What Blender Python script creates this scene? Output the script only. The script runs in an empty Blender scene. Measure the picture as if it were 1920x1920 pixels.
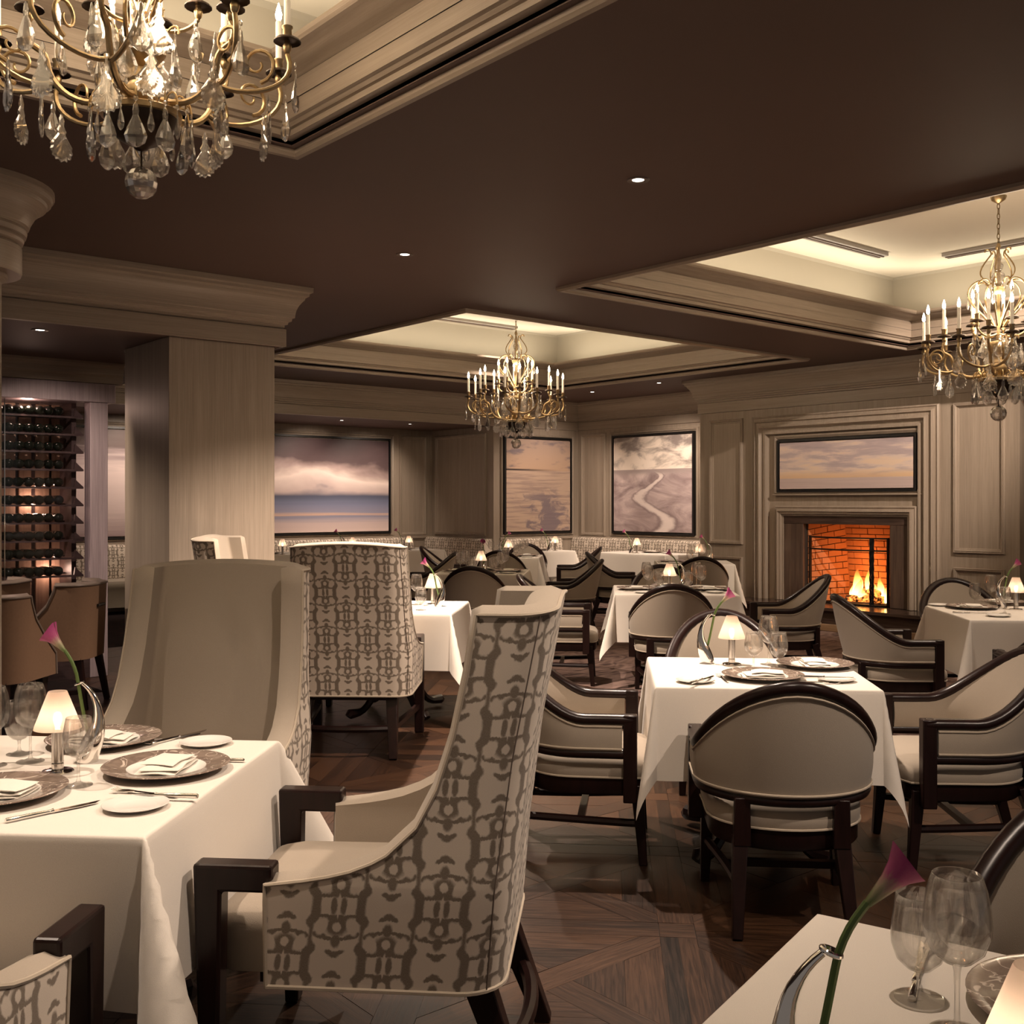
import bpy, math, random
from mathutils import Vector, Matrix
R = math.radians
random.seed(7)
scene = bpy.context.scene
C = bpy.context.collection

# ------------------------------------------------------------------ camera, world, exposure
FPX, HORZ, CAMH, TH = 2019.0, 942.0, 1.5, R(39.93)
S_, C_ = math.sin(TH), math.cos(TH)
cam_d = bpy.data.cameras.new('camera')
cam_d.sensor_width = 36.0
cam_d.lens = 36.0 * FPX / 1920.0
cam_d.shift_y = (HORZ - 960.0) / 1920.0
cam_d.clip_start = 0.05
cam = bpy.data.objects.new('camera', cam_d)
C.objects.link(cam)
cam.location = (0, 0, CAMH)
cam.rotation_euler = (R(90), 0, -TH)
scene.camera = cam

world = bpy.data.worlds.new('world')
scene.world = world
world.use_nodes = True
world.node_tree.nodes['Background'].inputs[0].default_value = (1.0, 0.85, 0.75, 1)
world.node_tree.nodes['Background'].inputs[1].default_value = 0.12

vs = scene.view_settings
vs.view_transform = 'Standard'
vs.look = 'None'
vs.exposure = 0.45
vs.gamma = 1.0
vs.use_curve_mapping = False
cy = scene.cycles
cy.max_bounces = 10
cy.diffuse_bounces = 3
cy.glossy_bounces = 3
cy.transmission_bounces = 8
cy.transparent_max_bounces = 24
cy.sample_clamp_indirect = 4.0
cy.sample_clamp_direct = 0.0
cy.caustics_reflective = False
cy.caustics_refractive = False
cy.use_denoising = True
cy.use_light_tree = True

def W(u, v):                      # right / forward metres from the camera -> room x, y
    return (v * S_ + u * C_, v * C_ - u * S_)
def floor_at(px, py, z=0.0):      # a photo point lying on the plane at height z -> room x, y
    v = FPX * (CAMH - z) / (py - HORZ)
    return W((px - 960.0) / FPX * v, v)
def px_of(x, y, z):
    v = x * S_ + y * C_
    return (960 + FPX * (x * C_ - y * S_) / v, HORZ - FPX * (z - CAMH) / v, v)
def face(a):                      # facing angle, clockwise from the view direction, as z rotation
    return -(TH + R(a))

# key sizes of the room
ZC, ZS = 3.15, 2.70               # main ceiling, soffits
FX, FY0, FY1 = 11.35, 5.25, 9.58  # chimney breast face and its ends
BX = 12.45                        # side wall
PY = 13.15                        # back wall
AX, AY = 10.63, 14.80             # alcove cheek and alcove wall
ZT = 0.76                         # table top

def spot(name, loc, power, size=70, blend=0.6, target=None, color=(1.0, 0.78, 0.58), rad=0.03):
    l = bpy.data.lights.new(name, 'SPOT')
    l.energy = power; l.spot_size = R(size); l.spot_blend = blend; l.color = color
    l.shadow_soft_size = rad
    o = bpy.data.objects.new(name, l); C.objects.link(o)
    o.location = loc
    d = Vector(target or (loc[0], loc[1], 0)) - Vector(loc)
    o.rotation_euler = d.to_track_quat('-Z', 'Y').to_euler()
    return o
def area(name, loc, sx, sy, power, direction, color=(1.0, 0.80, 0.58)):
    l = bpy.data.lights.new(name, 'AREA')
    l.shape = 'RECTANGLE'; l.size = sx; l.size_y = sy; l.energy = power; l.color = color
    o = bpy.data.objects.new(name, l); C.objects.link(o)
    o.location = loc
    o.rotation_euler = Vector(direction).to_track_quat('-Z', 'Y').to_euler()
    return o
def point(name, loc, power, color=(1.0, 0.72, 0.5), rad=0.02, parent=None):
    l = bpy.data.lights.new(name, 'POINT')
    l.energy = power; l.color = color; l.shadow_soft_size = rad
    o = bpy.data.objects.new(name, l); C.objects.link(o)
    o.location = loc; o.parent = parent
    return o

# trays cut into the ceiling: x0, x1, y0, y1, cove power per metre
TRAYS = [(-1.40, 2.42, 0.60, 4.48), (5.65, 10.52, 1.75, 6.04), (5.65, 10.45, 7.35, 11.52)]
COVE = 4.2
for (x0, x1, y0, y1) in TRAYS:
    e = 0.16
    xm, ym = (x0 + x1) / 2, (y0 + y1) / 2
    lx, ly = x1 - x0, y1 - y0
    for (lc, sx, sy, n, dr) in (((xm, y1 + e, 3.52), lx, 0.06, lx, (0, -0.15, 1)), ((xm, y0 - e, 3.52), lx, 0.06, lx, (0, 0.15, 1)),
                                ((x1 + e, ym, 3.52), 0.06, ly, ly, (-0.15, 0, 1)), ((x0 - e, ym, 3.52), 0.06, ly, ly, (0.15, 0, 1))):
        l = bpy.data.lights.new('cove_strip', 'AREA')
        l.shape = 'RECTANGLE'; l.size = sx; l.size_y = sy; l.energy = COVE * n; l.color = (1.0, 0.86, 0.66)
        o = bpy.data.objects.new('cove_strip_light', l); C.objects.link(o)
        o.location = lc; o.rotation_euler = (R(180), 0, 0)
WARM = (1.0, 0.805, 0.65)
# downlights: (x, y, z, power, beam, target)
DOWN = [
    (4.03, 3.81, ZC, 410, 100, None),                       # seen, over the open parquet
    (4.05, 5.95, ZC, 760, 112, None),                       # seen, near the pillar
    (8.19, 13.66, ZS, 85, 100, (8.3, 14.8, 1.4)),         # seen, washing the storm painting
    (9.38, 13.64, ZS, 75, 95, (9.3, 14.8, 1.4)),
    (11.25, 11.57, ZC, 120, 85, (11.7, 13.1, 1.35)),        # seen, washing the river painting
    (11.10, 10.10, ZC, 230, 84, (12.3, 11.0, 1.3)),
    (2.29, 7.85, ZS, 150, 72, (2.85, 9.35, 1.35)),                        # seen, under the bar soffit
]
# ------------------------------------------------------------------ materials
class NG:
    def __init__(s, name):
        s.m = bpy.data.materials.new(name); s.m.use_nodes = True
        s.t = s.m.node_tree; s.n = s.t.nodes; s.n.clear()
        s.out = s.n.new('ShaderNodeOutputMaterial')
    def new(s, typ, **kw):
        n = s.n.new(typ)
        for k, v in kw.items(): setattr(n, k, v)
        return n
    def put(s, sock, v):
        if v is None: return
        if isinstance(v, bpy.types.NodeSocket): s.t.links.new(v, sock)
        else:
            if sock.type == 'RGBA' and len(v) == 3: v = (*v, 1)
            sock.default_value = v
    def math(s, op, a, b=None, c=None, clamp=False):
        n = s.new('ShaderNodeMath', operation=op, use_clamp=clamp)
        s.put(n.inputs[0], a)
        if b is not None: s.put(n.inputs[1], b)
        if c is not None: s.put(n.inputs[2], c)
        return n.outputs[0]
    def mix(s, f, a, b, blend='MIX'):
        n = s.new('ShaderNodeMix', data_type='RGBA', blend_type=blend)
        s.put(n.inputs[0], f); s.put(n.inputs[6], a); s.put(n.inputs[7], b)
        return n.outputs[2]
    def coord(s, which='Object'):
        return s.new('ShaderNodeTexCoord').outputs[which]
    def mapping(s, vec, scale=(1, 1, 1), loc=(0, 0, 0), rot=(0, 0, 0)):
        n = s.new('ShaderNodeMapping'); s.put(n.inputs[0], vec)
        n.inputs[1].default_value = loc; n.inputs[2].default_value = rot; n.inputs[3].default_value = scale
        return n.outputs[0]
    def noise(s, vec, scale=5, detail=4, rough=0.55, dist=0.0):
        n = s.new('ShaderNodeTexNoise'); s.put(n.inputs['Vector'], vec)
        n.inputs['Scale'].default_value = scale; n.inputs['Detail'].default_value = detail
        n.inputs['Roughness'].default_value = rough; n.inputs['Distortion'].default_value = dist
        return n.outputs[0]
    def ramp(s, f, stops, interp='LINEAR'):
        n = s.new('ShaderNodeValToRGB'); s.put(n.inputs[0], f)
        cr = n.color_ramp; cr.interpolation = interp
        while len(cr.elements) < len(stops): cr.elements.new(0.5)
        for e, (p, col) in zip(cr.elements, stops):
            e.position = p; e.color = (*col, 1) if len(col) == 3 else col
        return n.outputs[0]
    def sep(s, vec):
        n = s.new('ShaderNodeSeparateXYZ'); s.put(n.inputs[0], vec); return n.outputs
    def comb(s, x, y, z=0.0):
        n = s.new('ShaderNodeCombineXYZ'); s.put(n.inputs[0], x); s.put(n.inputs[1], y); s.put(n.inputs[2], z); return n.outputs[0]
    def bump(s, h, strength=0.2, dist=0.01):
        n = s.new('ShaderNodeBump'); n.inputs['Strength'].default_value = strength
        n.inputs['Distance'].default_value = dist; s.put(n.inputs['Height'], h); return n.outputs[0]
    def smooth(s, x, a, b):
        n = s.new('ShaderNodeMapRange', interpolation_type='SMOOTHSTEP')
        s.put(n.inputs[0], x); n.inputs[1].default_value = a; n.inputs[2].default_value = b
        return n.outputs[0]
    def bsdf(s, color, rough=0.5, metal=0.0, normal=None, spec=0.5, sheen=0.0, coat=0.0, emis=None, estr=0.0):
        n = s.new('ShaderNodeBsdfPrincipled')
        s.put(n.inputs['Base Color'], color); s.put(n.inputs['Roughness'], rough)
        n.inputs['Metallic'].default_value = metal
        n.inputs['Specular IOR Level'].default_value = spec
        n.inputs['Sheen Weight'].default_value = sheen
        n.inputs['Coat Weight'].default_value = coat
        n.inputs['Coat Roughness'].default_value = 0.15
        if normal is not None: s.put(n.inputs['Normal'], normal)
        if emis is not None: s.put(n.inputs['Emission Color'], emis); n.inputs['Emission Strength'].default_value = estr
        s.t.links.new(n.outputs[0], s.out.inputs[0])
        return s.m
    def done(s, shader):
        s.t.links.new(shader, s.out.inputs[0]); return s.m

MAT = {}
def plain(name, col, rough=0.5, metal=0.0, **kw):
    MAT[name] = NG(name).bsdf(col, rough, metal, **kw)

def grain_wood(name, c1, c2, scale, rough=0.45, bump=0.12, which='Object', rot=(0, 0, 0), coat=0.0, spec=0.4):
    g = NG(name)
    v = g.mapping(g.coord(which), scale, rot=rot)
    n1 = g.noise(v, 1.0, 5, 0.65, 0.4)
    n2 = g.noise(g.mapping(g.coord(which), tuple(x * 0.12 for x in scale), rot=rot), 1.0, 3, 0.6)
    f = g.math('ADD', g.math('MULTIPLY', n1, 0.7), g.math('MULTIPLY', n2, 0.4))
    col = g.ramp(f, [(0.36, c1), (0.72, c2)])
    MAT[name] = g.bsdf(col, rough, normal=g.bump(n1, bump, 0.002), coat=coat, spec=spec)
TAUPE1, TAUPE2 = (0.255, 0.205, 0.160), (0.380, 0.310, 0.245)
grain_wood('panel_wood', TAUPE1, TAUPE2, (130, 130, 2.6), 0.42, 0.06)
grain_wood('rail_wood', TAUPE1, TAUPE2, (2.6, 2.6, 190), 0.42, 0.05)
grain_wood('dark_wood', (0.008, 0.0038, 0.0034), (0.019, 0.0075, 0.0064), (30, 30, 3), 0.30, 0.03, coat=0.0, spec=0.3)
grain_wood('purple_wood', (0.24, 0.185, 0.20), (0.40, 0.32, 0.335), (70, 70, 2.2), 0.4)
grain_wood('shelf_wood', (0.03, 0.018, 0.018), (0.07, 0.045, 0.045), (6, 6, 40), 0.4)
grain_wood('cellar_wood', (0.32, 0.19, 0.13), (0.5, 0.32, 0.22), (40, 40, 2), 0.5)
grain_wood('stone_dark', (0.045, 0.028, 0.022), (0.14, 0.095, 0.07), (26, 26, 1.2), 0.22, 0.02)
grain_wood('stone_dark_flat', (0.03, 0.019, 0.015), (0.10, 0.065, 0.05), (2, 2, 30), 0.18, 0.02)
grain_wood('hearth_trim', (0.22, 0.13, 0.07), (0.38, 0.25, 0.15), (3, 3, 60), 0.3)

g = NG('parquet')
uvc = g.coord('UV')
n1 = g.noise(g.mapping(uvc, (5, 95, 1)), 1.0, 5, 0.7, 0.9)
n2 = g.noise(g.mapping(uvc, (1.3, 1.3, 1)), 1.0, 2)
n3 = g.noise(g.mapping(uvc, (0.21, 0.21, 1)), 1.0, 0)
fl = g.math('ADD', g.math('MULTIPLY', n1, 0.85), g.math('ADD', g.math('MULTIPLY', n2, 0.15), g.math('MULTIPLY', g.math('SUBTRACT', n3, 0.15), 0.55)))
col = g.ramp(fl, [(0.40, (0.0045, 0.0020, 0.0011)), (0.62, (0.024, 0.0108, 0.0057)), (0.85, (0.062, 0.028, 0.0135))])
MAT['parquet'] = g.bsdf(col, g.math('ADD', 0.30, g.math('MULTIPLY', n1, 0.16)), normal=g.bump(n1, 0.22, 0.002), spec=0.3)

g = NG('carpet')
o = g.coord('Object')
wv = g.noise(g.mapping(o, (1.1, 1.1, 1)), 1.0, 2, 0.5, 1.5)
ring = g.math('ABSOLUTE', g.math('SUBTRACT', g.math('FRACT', g.math('MULTIPLY', wv, 7.0)), 0.5))
st = g.noise(g.mapping(o, (3.0, 22, 1), rot=(0, 0, R(25))), 1.0, 4, 0.65, 0.8)
f = g.math('ADD', g.math('MULTIPLY', ring, 0.35), g.math('MULTIPLY', st, 0.8))
col = g.ramp(f, [(0.32, (0.06, 0.037, 0.034)), (0.44, (0.17, 0.112, 0.095)), (0.60, (0.27, 0.18, 0.15))])
MAT['carpet'] = g.bsdf(col, 0.95, normal=g.bump(g.noise(o, 300, 2), 0.4, 0.004), spec=0.1)
g = NG('bar_carpet')
o = g.coord('Object')
st = g.noise(g.mapping(o, (6, 18, 1)), 1.0, 3, 0.6, 1.8)
MAT['bar_carpet'] = g.bsdf(g.ramp(st, [(0.5, (0.02, 0.014, 0.014)), (0.66, (0.035, 0.02, 0.02)), (0.70, (0.22, 0.03, 0.02)), (0.74, (0.03, 0.018, 0.018))]), 0.95, spec=0.1)

g = NG('ceiling_paint')
MAT['ceiling_paint'] = g.bsdf(g.mix(g.noise(g.coord(), 1.2, 2), (0.105, 0.067, 0.056), (0.120, 0.077, 0.064)), 0.62, spec=0.25)
plain('dark_trim', (0.12, 0.085, 0.068), 0.45)
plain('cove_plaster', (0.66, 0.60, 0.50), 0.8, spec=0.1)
plain('cove_plaster_shaded', (0.36, 0.325, 0.265), 0.8, spec=0.1)  # plaster colour darkened to stand in for weaker light on the cove walls
plain('vent_metal', (0.33, 0.30, 0.27), 0.5)
plain('black', (0.006, 0.005, 0.005), 0.4)
plain('black_iron', (0.012, 0.010, 0.009), 0.45, 0.6)
plain('soot', (0.03, 0.018, 0.012), 0.9)
plain('chrome', (0.80, 0.77, 0.73), 0.09, 1.0)
plain('steel', (0.62, 0.58, 0.54), 0.22, 1.0)
g = NG('brass')
MAT['brass'] = g.bsdf(g.mix(g.noise(g.coord(), 40, 3), (0.36, 0.25, 0.13), (0.62, 0.47, 0.27)), 0.34, 1.0)
plain('bronze_dark', (0.05, 0.032, 0.022), 0.4, 0.8)
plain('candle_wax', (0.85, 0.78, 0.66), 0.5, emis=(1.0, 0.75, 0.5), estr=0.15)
plain('porcelain', (0.82, 0.78, 0.72), 0.12)
def fabric(name, col, scale=500, bump=0.35, rough=0.9, sheen=0.15):
    g = NG(name)
    n = g.noise(g.coord(), scale, 2, 0.6)
    c = g.mix(n, tuple(x * 0.88 for x in col), tuple(min(1, x * 1.1) for x in col))
    MAT[name] = g.bsdf(c, rough, normal=g.bump(n, bump, 0.0015), spec=0.15, sheen=sheen)
fabric('linen', (0.365, 0.307, 0.246))
fabric('piping', (0.46, 0.385, 0.30))
fabric('tablecloth', (0.80, 0.73, 0.65), 650, 0.25)
fabric('napkin', (0.82, 0.76, 0.68), 600, 0.2)
fabric('leather', (0.165, 0.098, 0.062), 60, 0.15, 0.55, 0.0)
fabric('leather_dark', (0.15, 0.115, 0.095), 60, 0.1, 0.32, 0.0)
# marble charger rim
g = NG('marble_rim')
n = g.noise(g.coord(), 14, 6, 0.6, 1.2)
vein = g.math('ABSOLUTE', g.math('SUBTRACT', g.noise(g.coord(), 9, 3, 0.5, 2.0), 0.5))
col = g.mix(g.smooth(vein, 0.004, 0.02), (0.62, 0.52, 0.44), g.ramp(n, [(0.35, (0.17, 0.125, 0.10)), (0.7, (0.30, 0.23, 0.185))]))
MAT['marble_rim'] = g.bsdf(col, 0.12)
# thin clear glass: mirror-like at grazing angles, clear face on
def thin_glass(name, base, gain, tint=(1, 1, 1), rough=0.02):
    g = NG(name)
    lw = g.new('ShaderNodeLayerWeight'); lw.inputs[0].default_value = 0.5
    fac = g.math('ADD', base, g.math('MULTIPLY', g.math('POWER', lw.outputs['Facing'], 3.6), gain), clamp=True)
    tr = g.new('ShaderNodeBsdfTransparent'); tr.inputs[0].default_value = (*tint, 1)
    gl = g.new('ShaderNodeBsdfGlossy'); gl.inputs['Roughness'].default_value = rough; gl.inputs[0].default_value = (0.95, 0.93, 0.9, 1)
    mx = g.new('ShaderNodeMixShader')
    g.put(mx.inputs[0], fac); g.t.links.new(tr.outputs[0], mx.inputs[1]); g.t.links.new(gl.outputs[0], mx.inputs[2])
    MAT[name] = g.done(mx.outputs[0])
g = NG('stemware')                 # drinking glass: half refracting, half clear so light passes to the cloth
lw = g.new('ShaderNodeLayerWeight'); lw.inputs[0].default_value = 0.5
gl = g.new('ShaderNodeBsdfGlass'); gl.inputs['IOR'].default_value = 1.48; gl.inputs['Roughness'].default_value = 0.0
tr = g.new('ShaderNodeBsdfTransparent'); tr.inputs[0].default_value = (0.99, 0.985, 0.975, 1)
gs = g.new('ShaderNodeBsdfGlossy'); gs.inputs['Roughness'].default_value = 0.03
m1 = g.new('ShaderNodeMixShader'); m1.inputs[0].default_value = 0.78
g.t.links.new(gl.outputs[0], m1.inputs[1]); g.t.links.new(tr.outputs[0], m1.inputs[2])
m2 = g.new('ShaderNodeMixShader'); g.put(m2.inputs[0], g.math('ADD', 0.02, g.math('MULTIPLY', g.math('POWER', lw.outputs['Facing'], 4.0), 0.7), clamp=True))
g.t.links.new(m1.outputs[0], m2.inputs[1]); g.t.links.new(gs.outputs[0], m2.inputs[2])
MAT['stemware'] = g.done(m2.outputs[0])
thin_glass('pane_glass', 0.02, 0.35, (0.93, 0.92, 0.93))
def crystal(name):
    g = NG(name)
    lw = g.new('ShaderNodeLayerWeight'); lw.inputs[0].default_value = 0.45
    gl = g.new('ShaderNodeBsdfGlass'); gl.inputs['IOR'].default_value = 1.5; gl.inputs['Roughness'].default_value = 0.0
    tr = g.new('ShaderNodeBsdfTransparent'); tr.inputs[0].default_value = (1.0, 0.98, 0.95, 1)
    gs = g.new('ShaderNodeBsdfGlossy'); gs.inputs['Roughness'].default_value = 0.04
    m1 = g.new('ShaderNodeMixShader'); m1.inputs[0].default_value = 0.45
    g.t.links.new(gl.outputs[0], m1.inputs[1]); g.t.links.new(tr.outputs[0], m1.inputs[2])
    m2 = g.new('ShaderNodeMixShader'); g.put(m2.inputs[0], g.math('MULTIPLY', lw.outputs['Facing'], 0.8))
    g.t.links.new(m1.outputs[0], m2.inputs[1]); g.t.links.new(gs.outputs[0], m2.inputs[2])
    dfs = g.new('ShaderNodeBsdfDiffuse'); dfs.inputs[0].default_value = (0.95, 0.92, 0.88, 1)  # white diffuse mixed in to brighten the drops, standing in for sparkle
    m3 = g.new('ShaderNodeMixShader'); m3.inputs[0].default_value = 0.06
    g.t.links.new(m2.outputs[0], m3.inputs[1]); g.t.links.new(dfs.outputs[0], m3.inputs[2])
    MAT[name] = g.done(m3.outputs[0])
crystal('crystal')
plain('bottle_glass', (0.004, 0.006, 0.004), 0.06, spec=0.6)
def emit(name, col, strength, sampled=False):
    g = NG(name)
    e = g.new('ShaderNodeEmission'); g.put(e.inputs[0], col); e.inputs[1].default_value = strength
    MAT[name] = g.done(e.outputs[0])
    MAT[name].cycles.emission_sampling = 'AUTO' if sampled else 'NONE'
emit('bulb', (1.0, 0.80, 0.55), 32.0)
emit('lamp_bulb', (1.0, 0.82, 0.62), 22.0)
emit('downlight_lens', (1.0, 0.90, 0.78), 14.0)
# frosted lamp shade, lit by the small light inside it
g = NG('frosted_shade')
tl = g.new('ShaderNodeBsdfTranslucent'); tl.inputs[0].default_value = (0.90, 0.70, 0.57, 1)
df = g.new('ShaderNodeBsdfDiffuse'); df.inputs[0].default_value = (0.62, 0.50, 0.42, 1)
tr = g.new('ShaderNodeBsdfTransparent'); tr.inputs[0].default_value = (1.0, 0.9, 0.8, 1)
m1 = g.new('ShaderNodeMixShader'); m1.inputs[0].default_value = 0.35
g.t.links.new(tl.outputs[0], m1.inputs[1]); g.t.links.new(df.outputs[0], m1.inputs[2])
m2 = g.new('ShaderNodeMixShader'); m2.inputs[0].default_value = 0.12
g.t.links.new(m1.outputs[0], m2.inputs[1]); g.t.links.new(tr.outputs[0], m2.inputs[2])
MAT['frosted_shade'] = g.done(m2.outputs[0])
# flame: white-yellow low, orange tips
g = NG('flame')
z = g.sep(g.coord('Generated'))[2]
e = g.new('ShaderNodeEmission')
g.put(e.inputs[0], g.ramp(z, [(0.0, (1.0, 0.62, 0.22)), (0.45, (1.0, 0.50, 0.12)), (0.8, (1.0, 0.26, 0.04)), (1.0, (0.8, 0.12, 0.02))]))
g.put(e.inputs[1], g.math('ADD', 1.0, g.math('MULTIPLY', g.math('POWER', g.math('SUBTRACT', 1.0, z), 1.3), 9.0)))
tr = g.new('ShaderNodeBsdfTransparent')
mx = g.new('ShaderNodeMixShader')
lw = g.new('ShaderNodeLayerWeight'); lw.inputs[0].default_value = 0.3
g.put(mx.inputs[0], g.math('MULTIPLY', g.math('SUBTRACT', 1.0, g.math('POWER', lw.outputs['Facing'], 1.2)), g.math('SUBTRACT', 1.0, g.math('MULTIPLY', z, 0.55)), clamp=True))
g.t.links.new(tr.outputs[0], mx.inputs[1]); g.t.links.new(e.outputs[0], mx.inputs[2])
MAT['flame'] = g.done(mx.outputs[0]); MAT['flame'].cycles.emission_sampling = 'NONE'
g = NG('brick')
oi = g.new('ShaderNodeObjectInfo').outputs['Random']
n = g.noise(g.coord(), 30, 4, 0.7)
MAT['brick'] = g.bsdf(g.mix(n, g.mix(oi, (0.30, 0.115, 0.05), (0.42, 0.18, 0.08)), g.mix(oi, (0.45, 0.2, 0.09), (0.36, 0.14, 0.06))), 0.85, normal=g.bump(n, 0.5, 0.006), spec=0.2)
g = NG('ember_log')
n = g.noise(g.coord(), 18, 4)
MAT['ember_log'] = g.bsdf((0.05, 0.02, 0.012), 0.9, emis=g.ramp(n, [(0.42, (0, 0, 0)), (0.6, (1.0, 0.25, 0.04))]), estr=2.5)
MAT['ember_log'].cycles.emission_sampling = 'NONE'
g = NG('lily_bloom')
z = g.sep(g.coord('Generated'))[2]
st = g.noise(g.mapping(g.coord('Generated'), (14, 14, 1.5)), 1.0, 2)
MAT['lily_bloom'] = g.bsdf(g.ramp(g.math('ADD', z, g.math('MULTIPLY', g.math('SUBTRACT', st, 0.5), 0.35)), [(0.05, (0.16, 0.20, 0.07)), (0.35, (0.42, 0.33, 0.22)), (0.62, (0.42, 0.07, 0.20)), (1.0, (0.33, 0.03, 0.16))]), 0.55)
plain('stem_green', (0.10, 0.16, 0.04), 0.5)

# ikat-like printed cloth of the tall chairs: mirrored motif in half-drop columns; UV is in metres
g = NG('ikat')
uv = g.coord('UV')
wob = g.noise(g.mapping(uv, (90, 45, 1)), 1.0, 4, 0.75)
wob2 = g.noise(g.mapping(uv, (170, 50, 1), loc=(7.3, 2.1, 0)), 1.0, 4, 0.75)
xy = g.sep(uv)
CW, CH = 0.121, 0.278
ux = g.math('ADD', g.math('DIVIDE', g.math('ADD', xy[0], g.math('MULTIPLY', g.math('SUBTRACT', wob, 0.5), 0.009)), CW), 40.5)
col_i = g.math('FLOOR', ux)
odd = g.math('MODULO', col_i, 2.0)
a = g.math('MULTIPLY', g.math('ABSOLUTE', g.math('SUBTRACT', g.math('FRACT', ux), 0.5)), CW)      # metres from the column axis
b = g.math('ADD', g.math('DIVIDE', g.math('ADD', xy[1], g.math('MULTIPLY', g.math('SUBTRACT', wob2, 0.5), 0.012)), CH), g.math('ADD', g.math('MULTIPLY', odd, 0.5), 10.0))
b = g.math('MULTIPLY', g.math('ABSOLUTE', g.math('SUBTRACT', g.math('FRACT', b), 0.5)), CH)       # metres from the big blossom, mirrored
def ell(cx, cy, rx, ry, rot=0.0):
    dx, dy = g.math('SUBTRACT', a, cx), g.math('SUBTRACT', b, cy)
    if rot:
        cr, sr = math.cos(R(rot)), math.sin(R(rot))
        dx, dy = (g.math('ADD', g.math('MULTIPLY', dx, cr), g.math('MULTIPLY', dy, sr)),
                  g.math('SUBTRACT', g.math('MULTIPLY', dy, cr), g.math('MULTIPLY', dx, sr)))
    return g.math('SQRT', g.math('ADD', g.math('POWER', g.math('DIVIDE', dx, rx), 2.0), g.math('POWER', g.math('DIVIDE', dy, ry), 2.0)))
def low(*xs):
    r_ = xs[0]
    for x in xs[1:]: r_ = g.math('MINIMUM', r_, x)
    return r_
ch_tab = [(0.0, 0.057), (0.020, 0.056), (0.034, 0.046), (0.044, 0.047), (0.056, 0.056), (0.075, 0.0555), (0.095, 0.055), (0.107, 0.044), (0.116, 0.0415), (0.139, 0.0425)]
chain = g.math('DIVIDE', g.math('MULTIPLY', g.ramp(g.math('DIVIDE', b, 0.139), [(c_ / 0.139, (v_ * 10,) * 3) for c_, v_ in ch_tab]), 0.1), g.math('MAXIMUM', a, 0.001))
chain = g.math('ADD', 1.0, g.math('MULTIPLY', g.math('SUBTRACT', chain, 1.0), 4.0))
dark = low(chain, ell(0.0, 0.0235, 0.013, 0.0085), ell(0.013, 0.0285, 0.011, 0.0055, 22),        # moustache
           ell(0.0, 0.056, 0.0115, 0.0165),                                                        # spade
           ell(0.018, 0.0615, 0.018, 0.0042, 6), ell(0.040, 0.069, 0.019, 0.0078, 16),             # wings
           ell(0.0, 0.092, 0.0275, 0.0245), ell(0.0, 0.110, 0.036, 0.0085), ell(0.034, 0.115, 0.022, 0.0042),
           ell(0.0115, 0.139, 0.0075, 0.0225))                                                     # twin bars
light = low(ell(0.0, 0.0885, 0.0105, 0.0120), ell(0.0355, 0.0895, 0.0125, 0.0225, 24), ell(0.0, 0.139, 0.0035, 0.03))
m = g.math('MULTIPLY', g.math('SUBTRACT', 1.0, g.smooth(dark, 0.72, 1.28)), g.smooth(light, 0.78, 1.15))
weave = g.noise(g.mapping(uv, (900, 300, 1)), 1.0, 2)
tone = g.math('MULTIPLY', m, g.math('ADD', 0.66, g.math('MULTIPLY', weave, 0.45)), clamp=True)
MAT['ikat'] = g.bsdf(g.mix(tone, (0.67, 0.575, 0.48), (0.165, 0.127, 0.094)), 0.9, normal=g.bump(weave, 0.3, 0.0012), spec=0.15, sheen=0.1)

# painted canvases, UV 0..1
def art_storm():
    g = NG('canvas_storm'); uv = g.coord('UV'); x, y, _ = g.sep(uv)
    n = g.noise(g.mapping(uv, (2.2, 2.6, 1)), 1.0, 4, 0.5, 0.3)
    n2 = g.noise(g.mapping(uv, (0.6, 26, 1)), 1.0, 3, 0.6)
    yy = g.math('ADD', y, g.math('ADD', g.math('MULTIPLY', g.math('SUBTRACT', n, 0.5), g.math('MULTIPLY', g.smooth(y, 0.36, 0.55), 0.55)), g.math('MULTIPLY', g.math('SUBTRACT', n2, 0.5), g.math('MULTIPLY', g.smooth(y, 0.45, 0.2), 0.09))))
    c = g.ramp(yy, [(0.0, (0.72, 0.56, 0.52)), (0.10, (0.60, 0.47, 0.46)), (0.165, (0.26, 0.26, 0.36)), (0.19, (0.66, 0.44, 0.34)), (0.205, (0.30, 0.28, 0.37)),
                    (0.30, (0.20, 0.21, 0.31)), (0.385, (0.085, 0.095, 0.145)), (0.43, (0.55, 0.43, 0.41)), (0.56, (0.80, 0.66, 0.60)), (0.66, (0.42, 0.31, 0.29)), (0.76, (0.10, 0.065, 0.068)), (1.0, (0.055, 0.034, 0.037))])
    MAT['canvas_storm'] = g.bsdf(c, 0.45, spec=0.3)
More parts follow.
